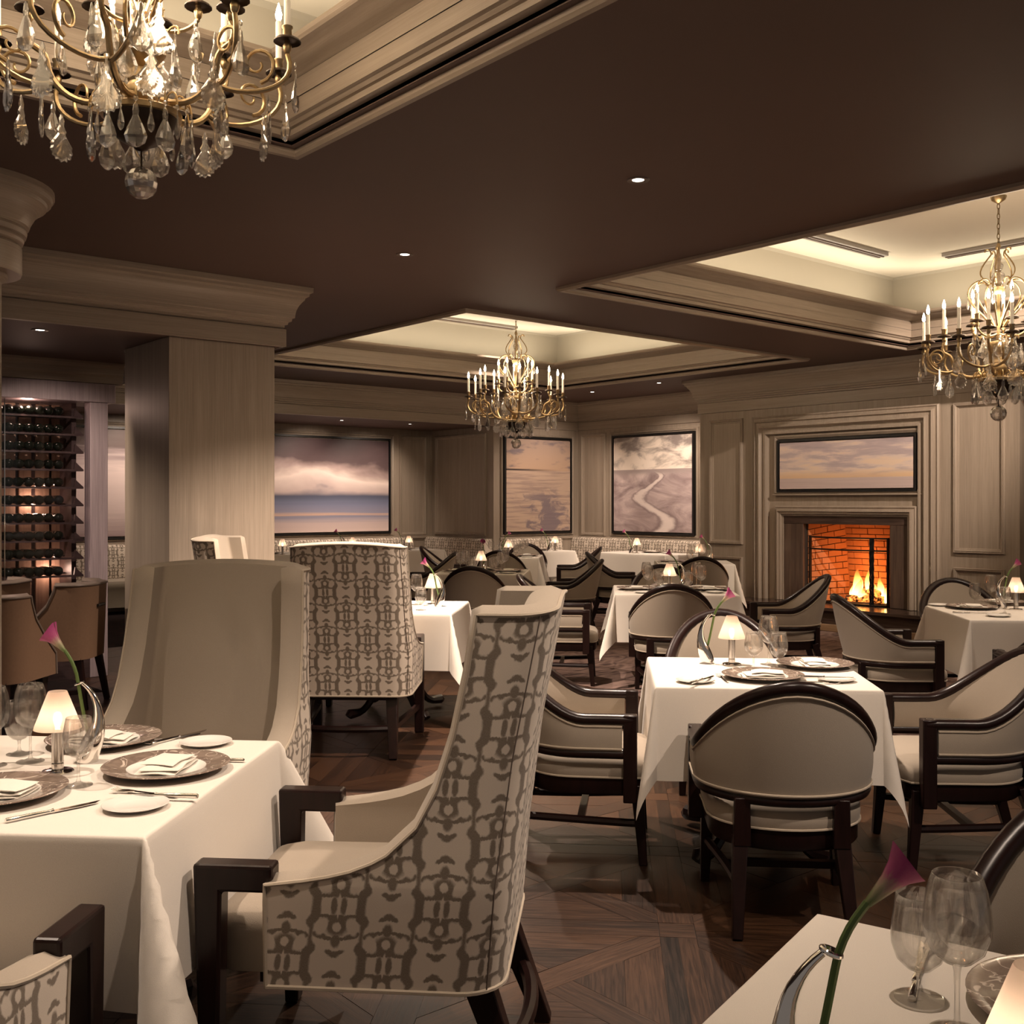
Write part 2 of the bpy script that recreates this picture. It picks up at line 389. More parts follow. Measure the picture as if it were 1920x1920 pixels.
def art_beach():
    g = NG('canvas_beach'); uv = g.coord('UV'); x, y, _ = g.sep(uv)
    cl = g.noise(g.mapping(uv, (2.5, 9, 1)), 1.0, 4, 0.55)
    sky = g.mix(g.smooth(cl, 0.52, 0.66), g.ramp(y, [(0.66, (0.56, 0.38, 0.27)), (1.0, (0.40, 0.29, 0.24))]), (0.22, 0.175, 0.19))
    pd = g.noise(g.mapping(uv, (4.2, 9.5, 1), rot=(0, 0, R(-28))), 1.0, 5, 0.62, 0.9)
    path = g.math('ABSOLUTE', g.math('SUBTRACT', g.math('SUBTRACT', x, 0.62), g.math('MULTIPLY', g.math('SUBTRACT', 0.3, y), 0.25)))
    pud = g.math('MULTIPLY', g.smooth(g.math('SUBTRACT', pd, g.math('MULTIPLY', path, 0.50)), 0.33, 0.50), g.smooth(y, 0.55, 0.32))
    st = g.noise(g.mapping(uv, (1.5, 30, 1)), 1.0, 3)
    land = g.mix(g.smooth(st, 0.45, 0.62), (0.56, 0.41, 0.32), (0.40, 0.29, 0.245))
    land = g.mix(g.math('MULTIPLY', pud, 0.85), land, (0.20, 0.16, 0.19))
    c = g.mix(g.smooth(y, 0.658, 0.664), land, sky)
    hz = g.math('MULTIPLY', g.smooth(y, 0.655, 0.662), g.smooth(y, 0.682, 0.672))
    c = g.mix(g.math('MULTIPLY', hz, g.smooth(x, 0.95, 0.1)), c, (0.06, 0.045, 0.045))
    MAT['canvas_beach'] = g.bsdf(c, 0.45, spec=0.3)
def art_river():
    g = NG('canvas_river'); uv = g.coord('UV'); x, y, _ = g.sep(uv)
    cl = g.noise(g.mapping(uv, (3.2, 6.5, 1)), 1.0, 6, 0.6, 0.5)
    sky = g.mix(g.smooth(g.math('ADD', cl, g.math('MULTIPLY', g.math('SUBTRACT', y, 0.8), 0.5)), 0.42, 0.66), (0.80, 0.69, 0.60), (0.24, 0.20, 0.185))
    sw = g.noise(g.mapping(uv, (2.2, 5.0, 1), rot=(0, 0, R(28))), 1.0, 5, 0.6, 1.2)
    land = g.ramp(sw, [(0.35, (0.27, 0.20, 0.20)), (0.52, (0.46, 0.36, 0.355)), (0.68, (0.66, 0.54, 0.52))])
    t = g.math('SUBTRACT', 0.64, y)
    path = g.math('ADD', 0.50, g.math('MULTIPLY', g.math('SINE', g.math('MULTIPLY', g.math('POWER', g.math('MAXIMUM', t, 0.0), 0.75), 12.5)), g.math('ADD', 0.10, g.math('MULTIPLY', t, 0.22))))
    wn = g.noise(g.mapping(uv, (5, 9, 1)), 1.0, 4, 0.6)
    d = g.math('ABSOLUTE', g.math('ADD', g.math('SUBTRACT', x, path), g.math('MULTIPLY', g.math('SUBTRACT', wn, 0.5), 0.16)))
    wd = g.math('ADD', 0.02, g.math('MULTIPLY', t, 0.12))
    riv = g.math('MULTIPLY', g.smooth(g.math('DIVIDE', d, wd), 1.35, 0.35), 0.9)
    edge = g.math('MULTIPLY', g.smooth(g.math('DIVIDE', d, wd), 0.9, 1.15), g.smooth(g.math('DIVIDE', d, wd), 1.9, 1.3))
    land = g.mix(g.math('MULTIPLY', edge, 0.5), land, (0.20, 0.145, 0.15))
    land = g.mix(riv, land, (0.78, 0.67, 0.63))
    land = g.mix(g.smooth(y, 0.58, 0.64), land, (0.36, 0.29, 0.28))
    c = g.mix(g.smooth(y, 0.652, 0.658), land, sky)
    MAT['canvas_river'] = g.bsdf(c, 0.45, spec=0.3)
def art_sunset():
    g = NG('canvas_sunset'); uv = g.coord('UV'); x, y, _ = g.sep(uv)
    cl = g.noise(g.mapping(uv, (3.0, 6.5, 1)), 1.0, 5, 0.58, 0.3)
    sky = g.ramp(g.math('ADD', cl, g.math('MULTIPLY', g.math('SUBTRACT', y, 0.6), 0.22)), [(0.36, (0.82, 0.64, 0.50)), (0.46, (0.74, 0.60, 0.54)), (0.56, (0.54, 0.44, 0.45)), (0.74, (0.42, 0.345, 0.37))])
    sky = g.mix(g.math('MULTIPLY', g.smooth(y, 0.42, 0.24), 0.75), sky, (0.74, 0.49, 0.27))
    st = g.noise(g.mapping(uv, (1.2, 40, 1)), 1.0, 3)
    sea = g.mix(st, (0.40, 0.31, 0.315), (0.74, 0.60, 0.56))
    c = g.mix(g.smooth(y, 0.215, 0.235), sea, sky)
    MAT['canvas_sunset'] = g.bsdf(c, 0.45, spec=0.3)
def art_tide():
    g = NG('canvas_tide'); uv = g.coord('UV'); x, y, _ = g.sep(uv)
    st = g.noise(g.mapping(uv, (1.5, 16, 1)), 1.0, 4, 0.6, 0.4)
    c = g.ramp(g.math('ADD', g.math('MULTIPLY', y, 0.75), g.math('MULTIPLY', st, 0.30)), [(0.12, (0.36, 0.26, 0.26)), (0.32, (0.62, 0.49, 0.47)), (0.60, (0.70, 0.56, 0.53)), (0.72, (0.40, 0.31, 0.31)), (0.8, (0.12, 0.08, 0.075)), (1.0, (0.17, 0.12, 0.11))])
    MAT['canvas_tide'] = g.bsdf(c, 0.45, spec=0.3)
for fn in (art_storm, art_beach, art_river, art_sunset, art_tide): fn()
# ------------------------------------------------------------------ mesh helpers
class MB:
    def __init__(s): s.v, s.f, s.uv = [], [], []
    def add(s, vs_, fs, uvs=None):
        o = len(s.v); s.v += [tuple(p) for p in vs_]
        for i, f in enumerate(fs):
            s.f.append(tuple(k + o for k in f)); s.uv.append(uvs[i] if uvs else None)
        return s
    def hexa(s, p):     # 4 bottom (ccw) + 4 top
        return s.add(p, [(3, 2, 1, 0), (4, 5, 6, 7), (0, 1, 5, 4), (1, 2, 6, 5), (2, 3, 7, 6), (3, 0, 4, 7)])
    def box(s, x0, x1, y0, y1, z0, z1):
        return s.hexa([(x0, y0, z0), (x1, y0, z0), (x1, y1, z0), (x0, y1, z0), (x0, y0, z1), (x1, y0, z1), (x1, y1, z1), (x0, y1, z1)])
    def bar(s, p, q, w0, w1, d0=None, d1=None, up=(0, 1, 0)):   # tapered square bar from p to q
        p, q = Vector(p), Vector(q); d0 = d0 or w0; d1 = d1 or w1
        t = (q - p).normalized(); a = t.cross(Vector(up)).normalized(); b = a.cross(t).normalized()
        pts = []
        for (o, w, d) in ((p, w0, d0), (q, w1, d1)):
            pts += [o - a * w / 2 - b * d / 2, o + a * w / 2 - b * d / 2, o + a * w / 2 + b * d / 2, o - a * w / 2 + b * d / 2]
        return s.hexa(pts)
    def grid(s, P, wrap=False, uv=None, flip=False):
        n, m = len(P), len(P[0]); o = len(s.v)
        for row in P: s.v += [tuple(p) for p in row]
        for i in range(n - 1):
            for j in range(m if wrap else m - 1):
                k = (j + 1) % m
                q = [(i, j), (i, k), (i + 1, k), (i + 1, j)]
                if flip: q.reverse()
                s.f.append(tuple(o + a * m + b for a, b in q))
                s.uv.append([uv[a][b] for a, b in q] if uv else None)
        return s
    def lathe(s, prof, n=24, c=(0, 0), sy=1.0, cap=False):
        P = [[(c[0] + r * math.cos(2 * math.pi * j / n), c[1] + sy * r * math.sin(2 * math.pi * j / n), z) for j in range(n)] for r, z in prof]
        s.grid(P, wrap=True)
        if cap:
            o = len(s.v) - n * len(prof)
            s.f.append(tuple(reversed(range(o, o + n)))); s.uv.append(None)
            e = len(s.v) - n
            s.f.append(tuple(range(e, e + n))); s.uv.append(None)
        return s
    def tube(s, pts, r, n=8, closed=False, caps=True, sq=1.0, up=None):
        pts = [Vector(p) for p in pts]; N = len(pts)
        rs = r if isinstance(r, (list, tuple)) else [r] * N
        tang = []
        for i in range(N):
            if closed: d = pts[(i + 1) % N] - pts[i - 1]
            else: d = pts[min(i + 1, N - 1)] - pts[max(i - 1, 0)]
            tang.append(d.normalized() if d.length > 1e-9 else Vector((0, 0, 1)))
        ref = Vector(up) if up else (Vector((0, 0, 1)) if abs(tang[0].z) < 0.9 else Vector((1, 0, 0)))
        P = []
        a = (ref - tang[0] * ref.dot(tang[0])).normalized()
        for i in range(N):
            t = tang[i]
            src = ref if up else a
            a2 = src - t * src.dot(t)
            if a2.length > 1e-6: a = a2.normalized()
            b = t.cross(a)
            P.append([pts[i] + a * (rs[i] * sq * math.cos(2 * math.pi * j / n)) + b * (rs[i] * math.sin(2 * math.pi * j / n)) for j in range(n)])
        if closed: P.append(P[0])
        s.grid(P, wrap=True)
        if caps and not closed:
            o = len(s.v) - n * N
            s.f.append(tuple(reversed(range(o, o + n)))); s.uv.append(None)
            s.f.append(tuple(range(len(s.v) - n, len(s.v)))); s.uv.append(None)
        return s
    def rings(s, outline, levels, cap=True):   # outline [(x,y)], levels [(scale, z, (cx,cy))]
        P = []
        for lv in levels:
            sc, z = lv[0], lv[1]; c = lv[2] if len(lv) > 2 else (0, 0)
            P.append([(c[0] + (x - c[0]) * sc, c[1] + (y - c[1]) * sc, z) for x, y in outline])
        s.grid(P, wrap=True)
        if cap:
            n = len(outline); o = len(s.v) - n * len(levels)
            s.f.append(tuple(reversed(range(o, o + n)))); s.uv.append(None)
            s.f.append(tuple(range(len(s.v) - n, len(s.v)))); s.uv.append(None)
        return s
    def moulding(s, path, prof, closed=False):   # prof [(out, z)], out to the right of travel
        n = len(path); nr = []
        for i in range(n if closed else n - 1):
            a, b = path[i], path[(i + 1) % n]
            dx, dy = b[0] - a[0], b[1] - a[1]; L = math.hypot(dx, dy)
            nr.append((dy / L, -dx / L))
        P = []
        for i in range(n):
            if closed: n0, n1 = nr[i - 1], nr[i]
            else: n0, n1 = nr[max(i - 1, 0)], nr[min(i, n - 2)]
            mx, my = n0[0] + n1[0], n0[1] + n1[1]
            k = 2.0 / max(1e-6, mx * mx + my * my)
            mx, my = mx * k, my * k
            P.append([(path[i][0] + mx * p, path[i][1] + my * p, z) for p, z in prof])
        if closed: P.append(P[0])
        return s.grid(P, flip=True)
    def frame_rect(s, org, ea, eb, en, a0, a1, b0, b1, prof):   # profile [(inward, height)] round a rectangle in a plane
        org, ea, eb, en = Vector(org), Vector(ea), Vector(eb), Vector(en)
        P = []
        for (ca, cb, da, db) in ((a0, b0, 1, 1), (a1, b0, -1, 1), (a1, b1, -1, -1), (a0, b1, 1, -1), (a0, b0, 1, 1)):
            P.append([org + ea * (ca + da * i) + eb * (cb + db * i) + en * h for i, h in prof])
        return s.grid(P)

def obj(name, mb, mat, parent=None, smooth=True, angle=40, bevel=0.0, loc=None, seg=2):
    me = bpy.data.meshes.new(name)
    me.from_pydata(mb.v, [], mb.f)
    if any(u is not None for u in mb.uv):
        lay = me.uv_layers.new(name='UVMap'); k = 0
        data = []
        for f, u in zip(mb.f, mb.uv):
            for i in range(len(f)): data += list(u[i]) if u else [0.0, 0.0]
        lay.data.foreach_set('uv', data)
    me.materials.append(MAT[mat] if isinstance(mat, str) else mat)
    me.validate()
    if smooth:
        me.shade_smooth()
        if angle < 180: me.set_sharp_from_angle(angle=R(angle))
    o = bpy.data.objects.new(name, me); C.objects.link(o)
    o.parent = parent
    if loc: o.location = loc
    if bevel:
        b = o.modifiers.new('bevel', 'BEVEL'); b.width = bevel; b.segments = seg; b.limit_method = 'ANGLE'; b.angle_limit = R(40)
    return o
def tag(o, label, cat, group=None):
    o['label'] = label; o['category'] = cat
    if group: o['group'] = group
    elif 'group' in o: del o['group']
    return o
def thing(name, label, cat, loc=(0, 0, 0), rz=0.0, group=None):
    o = bpy.data.objects.new(name, None); C.objects.link(o)
    o.empty_display_size = 0.1
    o.location = loc; o.rotation_euler = (0, 0, rz)
    return tag(o, label, cat, group)
def struct(name, mb, mat, **kw):
    o = obj(name, mb, mat, **kw)
    if o.parent is None: o['kind'] = 'structure'
    return o
def copy_tree(o, parent=None):
    c = o.copy(); C.objects.link(c); c.parent = parent
    if c.type == 'LIGHT': c.data = o.data
    for ch in list(o.children): copy_tree(ch, c)
    return c
class Proto:            # the first placing moves the prototype itself, later ones are copies
    def __init__(s, build): s.build, s.o = build, None
    def place(s, loc, rz, label, cat, group=None, scale=None):
        if s.o is None: s.o = s.build(); o = s.o
        else: o = copy_tree(s.o)
        o.location = loc; o.rotation_euler = (0, 0, rz)
        if scale: o.scale = scale if isinstance(scale, tuple) else (scale,) * 3
        return tag(o, label, cat, group)
def bez(p0, p1, p2, p3, n=10):
    out = []
    for i in range(n + 1):
        t = i / n; m = 1 - t
        out.append(tuple(m**3 * a + 3 * m * m * t * b + 3 * m * t * t * c + t**3 * d for a, b, c, d in zip(p0, p1, p2, p3)))
    return out
def interp(x, table):
    for (x0, y0), (x1, y1) in zip(table, table[1:]):
        if x <= x1:
            t = max(0.0, (x - x0) / (x1 - x0)); t = t * t * (3 - 2 * t) if False else t
            return y0 + (y1 - y0) * t
    return table[-1][1]
def lerp(a, b, t): return a + (b - a) * t
# ------------------------------------------------------------------ the room
XW, YW = -4.0, -2.0        # open sides behind the camera
# floor: screed with parquet pieces, carpet beyond
CARPET_X = 6.10
floor = struct('floor', MB().box(XW, 13.2, YW, 15.6, -0.12, -0.006), 'soot', smooth=False)
carp = struct('floor_carpet', MB().box(CARPET_X, BX + 0.3, YW, AY, -0.006, 0.002), 'carpet', smooth=False)
struct('floor_bar', MB().box(XW, 3.0, 8.62, AY, -0.006, 0.002).box(3.0, CARPET_X, 11.2, AY, -0.006, 0.002), 'bar_carpet', smooth=False)

def clip_poly(poly, a, b, c):      # keep a*x+b*y<=c
    out = []
    for i in range(len(poly)):
        p, q = poly[i], poly[(i + 1) % len(poly)]
        dp, dq = a * p[0] + b * p[1] - c, a * q[0] + b * q[1] - c
        if dp <= 0: out.append(p)
        if dp * dq < 0:
            t = dp / (dp - dq); out.append((p[0] + (q[0] - p[0]) * t, p[1] + (q[1] - p[1]) * t))
    return out
def piece(mb, poly, ang, gap=0.0012):
    cx = sum(p[0] for p in poly) / len(poly); cyy = sum(p[1] for p in poly) / len(poly)
    shr = []
    for p in poly:
        d = math.hypot(p[0] - cx, p[1] - cyy); k = max(0.0, (d - gap * 1.4) / d) if d > 0 else 1
        shr.append((cx + (p[0] - cx) * k, cyy + (p[1] - cyy) * k))
    n = len(shr); dz = random.uniform(-0.0006, 0.0004)
    vs_ = [(x, y, dz) for x, y in shr] + [(x, y, -0.010) for x, y in shr]
    fs = [tuple(range(n))] + [((i + 1) % n, i, i + n, (i + 1) % n + n) for i in range(n)]
    ca, sa = math.cos(ang), math.sin(ang); ou, ov = random.uniform(0, 50), random.uniform(0, 50)
    uvf = lambda x, y: (x * ca + y * sa + ou, -x * sa + y * ca + ov)
    uvs = [[uvf(*shr[i]) for i in range(n)]] + [[uvf(*shr[k % n]) for k in f] for f in fs[1:]]
    mb.add(vs_, fs, uvs)
MOD, BND = 0.86, 0.125
RZF = R(-45)
cr, sr = math.cos(RZF), math.sin(RZF)
def fw(p): return (p[0] * cr - p[1] * sr, p[0] * sr + p[1] * cr)
pieces = []
def add_piece(poly, ang):
    w = [fw(p) for p in poly]
    w = clip_poly(w, 1, 0, CARPET_X)
    w = clip_poly(w, -1, 0, -XW) if w else w
    if len(w) < 3: return
    cx = sum(p[0] for p in w) / len(w); cyy = sum(p[1] for p in w) / len(w)
    px, py, v = px_of(cx, cyy, 0)
    if v < 1.2: return
    ar = abs(sum(w[i][0] * w[(i + 1) % len(w)][1] - w[(i + 1) % len(w)][0] * w[i][1] for i in range(len(w)))) / 2
    vis = -80 < px < 2000 and 1150 < py < 2080
    pieces.append(((ar * 1e6 / v**3) if vis else 0.0, w, ang + RZF, v, px))
for i in range(-9, 11):
    for j in range(-4, 16):
        x0, y0 = i * MOD + 0.18, j * MOD + 0.31
        c = fw((x0, y0)); px, py, v = px_of(c[0], c[1], 0)
        if v < 1.0 or v > 13.5 or abs((px - 960) * v / FPX) > 6.5 or c[0] > CARPET_X + 1 or c[1] > 13: continue
        I = MOD - BND
        add_piece([(x0, y0), (x0 + BND, y0), (x0 + BND, y0 + BND), (x0, y0 + BND)], 0)
        h2 = BND / 2
        for k in (0, 1):
            add_piece([(x0 + BND, y0 + k * h2), (x0 + MOD, y0 + k * h2), (x0 + MOD, y0 + (k + 1) * h2), (x0 + BND, y0 + (k + 1) * h2)], 0)
            add_piece([(x0 + k * h2, y0 + BND), (x0 + (k + 1) * h2, y0 + BND), (x0 + (k + 1) * h2, y0 + MOD), (x0 + k * h2, y0 + MOD)], R(90))
        sq = [(x0 + BND, y0 + BND), (x0 + MOD, y0 + BND), (x0 + MOD, y0 + MOD), (x0 + BND, y0 + MOD)]
        ccx, ccy = x0 + BND + I / 2, y0 + BND + I / 2
        q = 0.70710678; W2 = 0.055
        def band(poly, nx, ny, lo, hi):
            off = nx * ccx + ny * ccy
            p = clip_poly(poly, nx, ny, off + hi)
            return clip_poly(p, -nx, -ny, -(off + lo)) if p else p
        add_piece(band(sq, q, -q, -W2, W2), R(45))                       # full diagonal
        for (lo, hi) in ((-9, -W2), (W2, 9)):
            half = band(sq, q, -q, lo, hi)
            add_piece(band(half, q, q, -W2, W2), R(-45))                 # crossing diagonal, two halves
            for (l2, h3) in ((-9, -W2), (W2, 9)):
                tri = band(half, q, q, l2, h3)
                if len(tri) >= 3:
                    tcx = sum(p[0] for p in tri) / len(tri) - ccx; tcy = sum(p[1] for p in tri) / len(tri) - ccy
                    if abs(tcx) > abs(tcy): nx, ny, an = (1 if tcx > 0 else -1), 0, R(90)
                    else: nx, ny, an = 0, (1 if tcy > 0 else -1), 0
                    for (l4, h4) in ((-9, I / 2 - 0.125), (I / 2 - 0.125, 9)):
                        pp = band(tri, nx, ny, l4, h4)
                        if len(pp) >= 3: add_piece(pp, an)
pieces.sort(key=lambda t: -t[0])
for k, (sc_, w, ang, v, px) in enumerate(pieces[:300]):
    mb = MB(); piece(mb, w, ang); obj('parquet_block', mb, 'parquet', floor, smooth=False)
mb = MB()
for (sc_, w, ang, v, px) in pieces[300:]: piece(mb, w, ang)
o = obj('parquet_blocks_beyond', mb, 'parquet', floor, smooth=False); o['kind'] = 'stuff'

# ceiling slab with three tray openings
def slab_with_holes(x0, x1, y0, y1, holes, z0, z1):
    mb = MB()
    xs = sorted({x0, x1, *[v for h in holes for v in h[:2]]}); ys = sorted({y0, y1, *[v for h in holes for v in h[2:]]})
    for xa, xb in zip(xs, xs[1:]):
        run = None
        for ya, yb in zip(ys, ys[1:]):
            hole = any(h[0] <= xa and xb <= h[1] and h[2] <= ya and yb <= h[3] for h in holes)
            if not hole: run = (run[0], yb) if run else (ya, yb)
            if hole and run: mb.box(xa, xb, run[0], run[1], z0, z1); run = None
        if run: mb.box(xa, xb, run[0], run[1], z0, z1)
    return mb
ceiling = struct('ceiling', slab_with_holes(XW, BX + 0.2, YW, PY + 0.2, TRAYS, ZC, ZC + 0.1), 'ceiling_paint', smooth=False)
tray_prof = [(-0.085, 3.15), (-0.085, 3.130), (-0.066, 3.116), (-0.044, 3.118), (-0.034, 3.132), (-0.034, 3.150), (0.0, 3.155), (0.0, 3.172),
             (0.034, 3.178), (0.034, 3.204), (0.048, 3.208), (0.058, 3.222), (0.074, 3.228), (0.074, 3.303)]
tray_face = [(0.074, 3.307), (0.074, 3.390)]
tray_lip = [(0.074, 3.392), (0.095, 3.402), (0.125, 3.408), (0.145, 3.425), (0.18, 3.434), (0.205, 3.440), (0.215, 3.452), (0.215, 3.474), (0.20, 3.478), (-0.44, 3.478)]
def rect_loft(t, prof):
    x0, x1, y0, y1 = t
    return MB().grid([[(x0 + s_, y0 + s_, z), (x1 - s_, y0 + s_, z), (x1 - s_, y1 - s_, z), (x0 + s_, y1 - s_, z)] for s_, z in prof], wrap=True, flip=True)
for k, t in enumerate(TRAYS):
    obj('tray_frame', rect_loft(t, tray_prof), 'rail_wood', ceiling, angle=30)
    obj('tray_fascia', rect_loft(t, [(0.080, 3.303), (0.080, 3.307)] + tray_face), 'rail_wood', ceiling, angle=30)
    obj('tray_lip', rect_loft(t, tray_lip), 'rail_wood', ceiling, angle=30)
    obj('cove_wall', rect_loft(t, [(-0.44, 3.475), (-0.44, 3.97), (-0.42, 4.0)]), 'cove_plaster_shaded', ceiling, angle=30)
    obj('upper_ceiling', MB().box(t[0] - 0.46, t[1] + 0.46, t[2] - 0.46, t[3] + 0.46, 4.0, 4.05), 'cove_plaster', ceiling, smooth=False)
# slot vents in the upper ceilings
def vent(x0, x1, y0, y1, label):
    t = thing('slot_vent', label, 'vent', ((x0 + x1) / 2, (y0 + y1) / 2, 4.0))
    dx, dy = (x1 - x0) / 2, (y1 - y0) / 2
    obj('frame', MB().box(-dx, dx, -dy, dy, -0.035, 0.0), 'vent_metal', t, bevel=0.004)
    for k in (-0.3, 0.3):
        if dx > dy: m = MB().box(-dx + 0.02, dx - 0.02, dy * k - 0.012, dy * k + 0.012, -0.045, -0.034)
        else: m = MB().box(dx * k - 0.012, dx * k + 0.012, -dy + 0.02, dy - 0.02, -0.045, -0.034)
        obj('slot', m, 'dark_trim', t, smooth=False)
vent(8.15, 9.80, 5.84, 5.98, 'slot air vent across from the fireplace chandelier, parallel to the coffer edge')
vent(10.24, 10.38, 3.4, 5.52, 'long slot air vent behind the chandelier nearest the fireplace')
vent(7.75, 9.87, 11.66, 11.80, 'slot air vent above the chandelier in front of the beach paintings')

# soffits over bar and alcove, with crown running round the room
sof = MB().box(XW, 3.97, 7.50, PY, ZS, ZC).box(XW, AX + 0.15, PY, AY + 0.2, ZS, ZC)
struct('ceiling_soffit', sof, 'ceiling_paint', smooth=False)
crown_path = [(XW, 7.50), (3.97, 7.50), (3.97, PY), (BX, PY), (BX, FY1), (FX, FY1), (FX, FY0), (BX, FY0), (BX, YW)]
fas = [(0.0, ZS - 0.004), (0.022, ZS), (0.022, 2.832), (0.0, 2.84)]
crn = [(0.0, 2.835), (0.012, 2.845), (0.012, 2.862), (0.03, 2.868), (0.034, 2.885), (0.052, 2.892), (0.055, 2.912), (0.07, 2.918), (0.072, 2.94),
       (0.078, 2.975), (0.092, 3.01), (0.112, 3.04), (0.125, 3.055), (0.128, 3.068), (0.15, 3.082), (0.152, 3.1), (0.172, 3.11), (0.175, 3.148), (0.16, 3.15)]
struct('trim_1', MB().moulding(crown_path, crn), 'rail_wood', angle=28)
struct('trim_2', MB().moulding(crown_path, fas), 'rail_wood', angle=28)
# small crown where the bar soffit meets the wine wall
WY = 9.40
struct('trim_3', MB().moulding([(XW, WY), (3.42, WY)], [(0.0, 2.52), (0.03, 2.525), (0.035, 2.58), (0.05, 2.60), (0.055, 2.65), (0.08, 2.68), (0.08, 2.70)]), 'rail_wood', angle=28)

# walls
wall_alcove = struct('wall_alcove', MB().box(XW, AX, AY, AY + 0.15, 0, ZS), 'panel_wood', smooth=False)
wall_cheek = struct('wall_cheek', MB().box(AX, AX + 0.12, PY + 0.0, AY + 0.15, 0, ZS), 'panel_wood', smooth=False)
wall_back = struct('wall_back', MB().box(AX + 0.12, BX, PY, PY + 0.15, 0, ZC), 'panel_wood', smooth=False)
wall_side = struct('wall_side', MB().box(BX, BX + 0.15, FY1 - 0.1, PY + 0.15, 0, ZC), 'panel_wood', smooth=False)
wall_far = struct('wall_far', MB().box(BX, BX + 0.15, YW, FY0 + 0.1, 0, ZC), 'panel_wood', smooth=False)
PF = [(0.0, 0.0), (0.0, 0.022), (0.008, 0.036), (0.02, 0.030), (0.024, 0.038), (0.034, 0.032), (0.040, 0.012), (0.052, 0.008), (0.056, 0.0)]
def panel(wall, org, ea, en, a0, a1, z0, z1, prof=PF, mat='panel_wood', name='panel_moulding'):
    return obj(name, MB().frame_rect(org, ea, (0, 0, 1), en, min(a0, a1), max(a0, a1), z0, z1, prof), mat, wall, angle=28)
onA = dict(org=(0, AY, 0), ea=(1, 0, 0), en=(0, -1, 0))
onCh = dict(org=(AX, 0, 0), ea=(0, 1, 0), en=(-1, 0, 0))
onP = dict(org=(0, PY, 0), ea=(1, 0, 0), en=(0, -1, 0))
onB = dict(org=(BX, 0, 0), ea=(0, 1, 0), en=(-1, 0, 0))
onF = dict(org=(FX, 0, 0), ea=(0, 1, 0), en=(-1, 0, 0))
panel(wall_alcove, **onA, a0=9.96, a1=10.49, z0=0.95, z1=2.60)
panel(wall_alcove, **onA, a0=7.05, a1=9.84, z0=0.96, z1=2.60)
panel(wall_alcove, **onA, a0=4.2, a1=6.8, z0=0.96, z1=2.60)
panel(wall_cheek, **onCh, a0=13.32, a1=14.69, z0=0.97, z1=2.60)
panel(wall_back, **onP, a0=10.76, a1=12.32, z0=0.96, z1=2.60)
panel(wall_side, **onB, a0=12.48, a1=13.05, z0=0.95, z1=2.63)
panel(wall_side, **onB, a0=10.52, a1=12.37, z0=0.955, z1=2.63)
struct('trim_4', MB().box(XW, AX, AY - 0.03, AY, 0.90, 0.955), 'rail_wood', bevel=0.006)
struct('trim_5', MB().box(AX + 0.12, BX, PY - 0.03, PY, 0.90, 0.95), 'rail_wood', bevel=0.006)
struct('trim_6', MB().box(BX - 0.03, BX, FY1, PY, 0.90, 0.945), 'rail_wood', bevel=0.006)

# square pillar under the corner of the soffit
pil = struct('wall_pillar', MB().box(3.09, 3.93, 7.55, 8.42, 0.0, ZS), 'panel_wood', bevel=0.004)
# round pillar at the frame edge
cap = [(0.24, 0.0), (0.24, 2.66), (0.27, 2.68), (0.27, 2.70), (0.335, 2.70), (0.34, 2.715), (0.34, 2.845), (0.325, 2.86), (0.345, 2.87), (0.35, 2.885), (0.345, 2.90), (0.36, 2.905), (0.365, 2.93), (0.36, 2.945),
       (0.375, 2.955), (0.385, 2.985), (0.41, 3.03), (0.445, 3.06), (0.46, 3.068), (0.465, 3.085), (0.485, 3.095), (0.49, 3.115), (0.50, 3.12), (0.50, 3.15)]
cx, cyy = W(-2.92, 5.6)
struct('wall_round_pillar', MB().lathe(cap, 48, (cx, cyy)), 'rail_wood', angle=28)

# ------------------------------------------------------------------ chimney breast and fireplace
OY0, OY1, OZ0, OZ1 = 6.73, 7.91, 0.275, 1.235       # firebox mouth
wf = MB()
wf.box(FX, FX + 1.0, FY0, OY0, 0, ZC).box(FX, FX + 1.0, OY1, FY1, 0, ZC).box(FX, FX + 1.0, OY0, OY1, OZ1, ZC).box(FX, FX + 1.0, OY0, OY1, 0, OZ0)
wall_fire = struct('wall_fireplace', wf, 'panel_wood', smooth=False)
panel(wall_fire, **onF, a0=8.85, a1=9.40, z0=0.95, z1=2.60)
panel(wall_fire, **onF, a0=8.85, a1=9.40, z0=0.14, z1=0.785)
panel(wall_fire, **onF, a0=5.40, a1=5.97, z0=0.945, z1=2.59)
panel(wall_fire, **onF, a0=5.40, a1=5.97, z0=0.14, z1=0.785)
# big stepped surround round painting and fireplace, open at the foot
SUR = [(0.0, 0.0), (0.0, 0.02), (0.018, 0.03), (0.03, 0.022), (0.05, 0.022), (0.058, 0.045), (0.075, 0.05), (0.085, 0.034), (0.12, 0.034), (0.125, 0.055), (0.15, 0.062), (0.165, 0.05), (0.175, 0.03), (0.20, 0.03), (0.21, 0.045), (0.235, 0.045), (0.245, 0.015), (0.255, 0.0)]
def arch_frame(y0, y1, ztop, zbot, prof):
    P = []
    for (y, z, dy, dz) in ((y0, zbot, 1, 0), (y0, ztop, 1, -1), (y1, ztop, -1, -1), (y1, zbot, -1, 0)):
        P.append([(FX - h, y + dy * i, z + dz * i) for i, h in [(i_, h_ * 1.5) for i_, h_ in prof]])
    return MB().grid(P)
obj('surround_moulding', arch_frame(6.13, 8.69, 2.60, 0.0, SUR), 'panel_wood', wall_fire, angle=28)
panel(wall_fire, **onF, a0=6.33, a1=8.34, z0=1.60, z1=2.345, name='picture_moulding', prof=[(0, 0), (0, 0.03), (0.02, 0.05), (0.035, 0.04), (0.05, 0.03), (0.06, 0.0)])
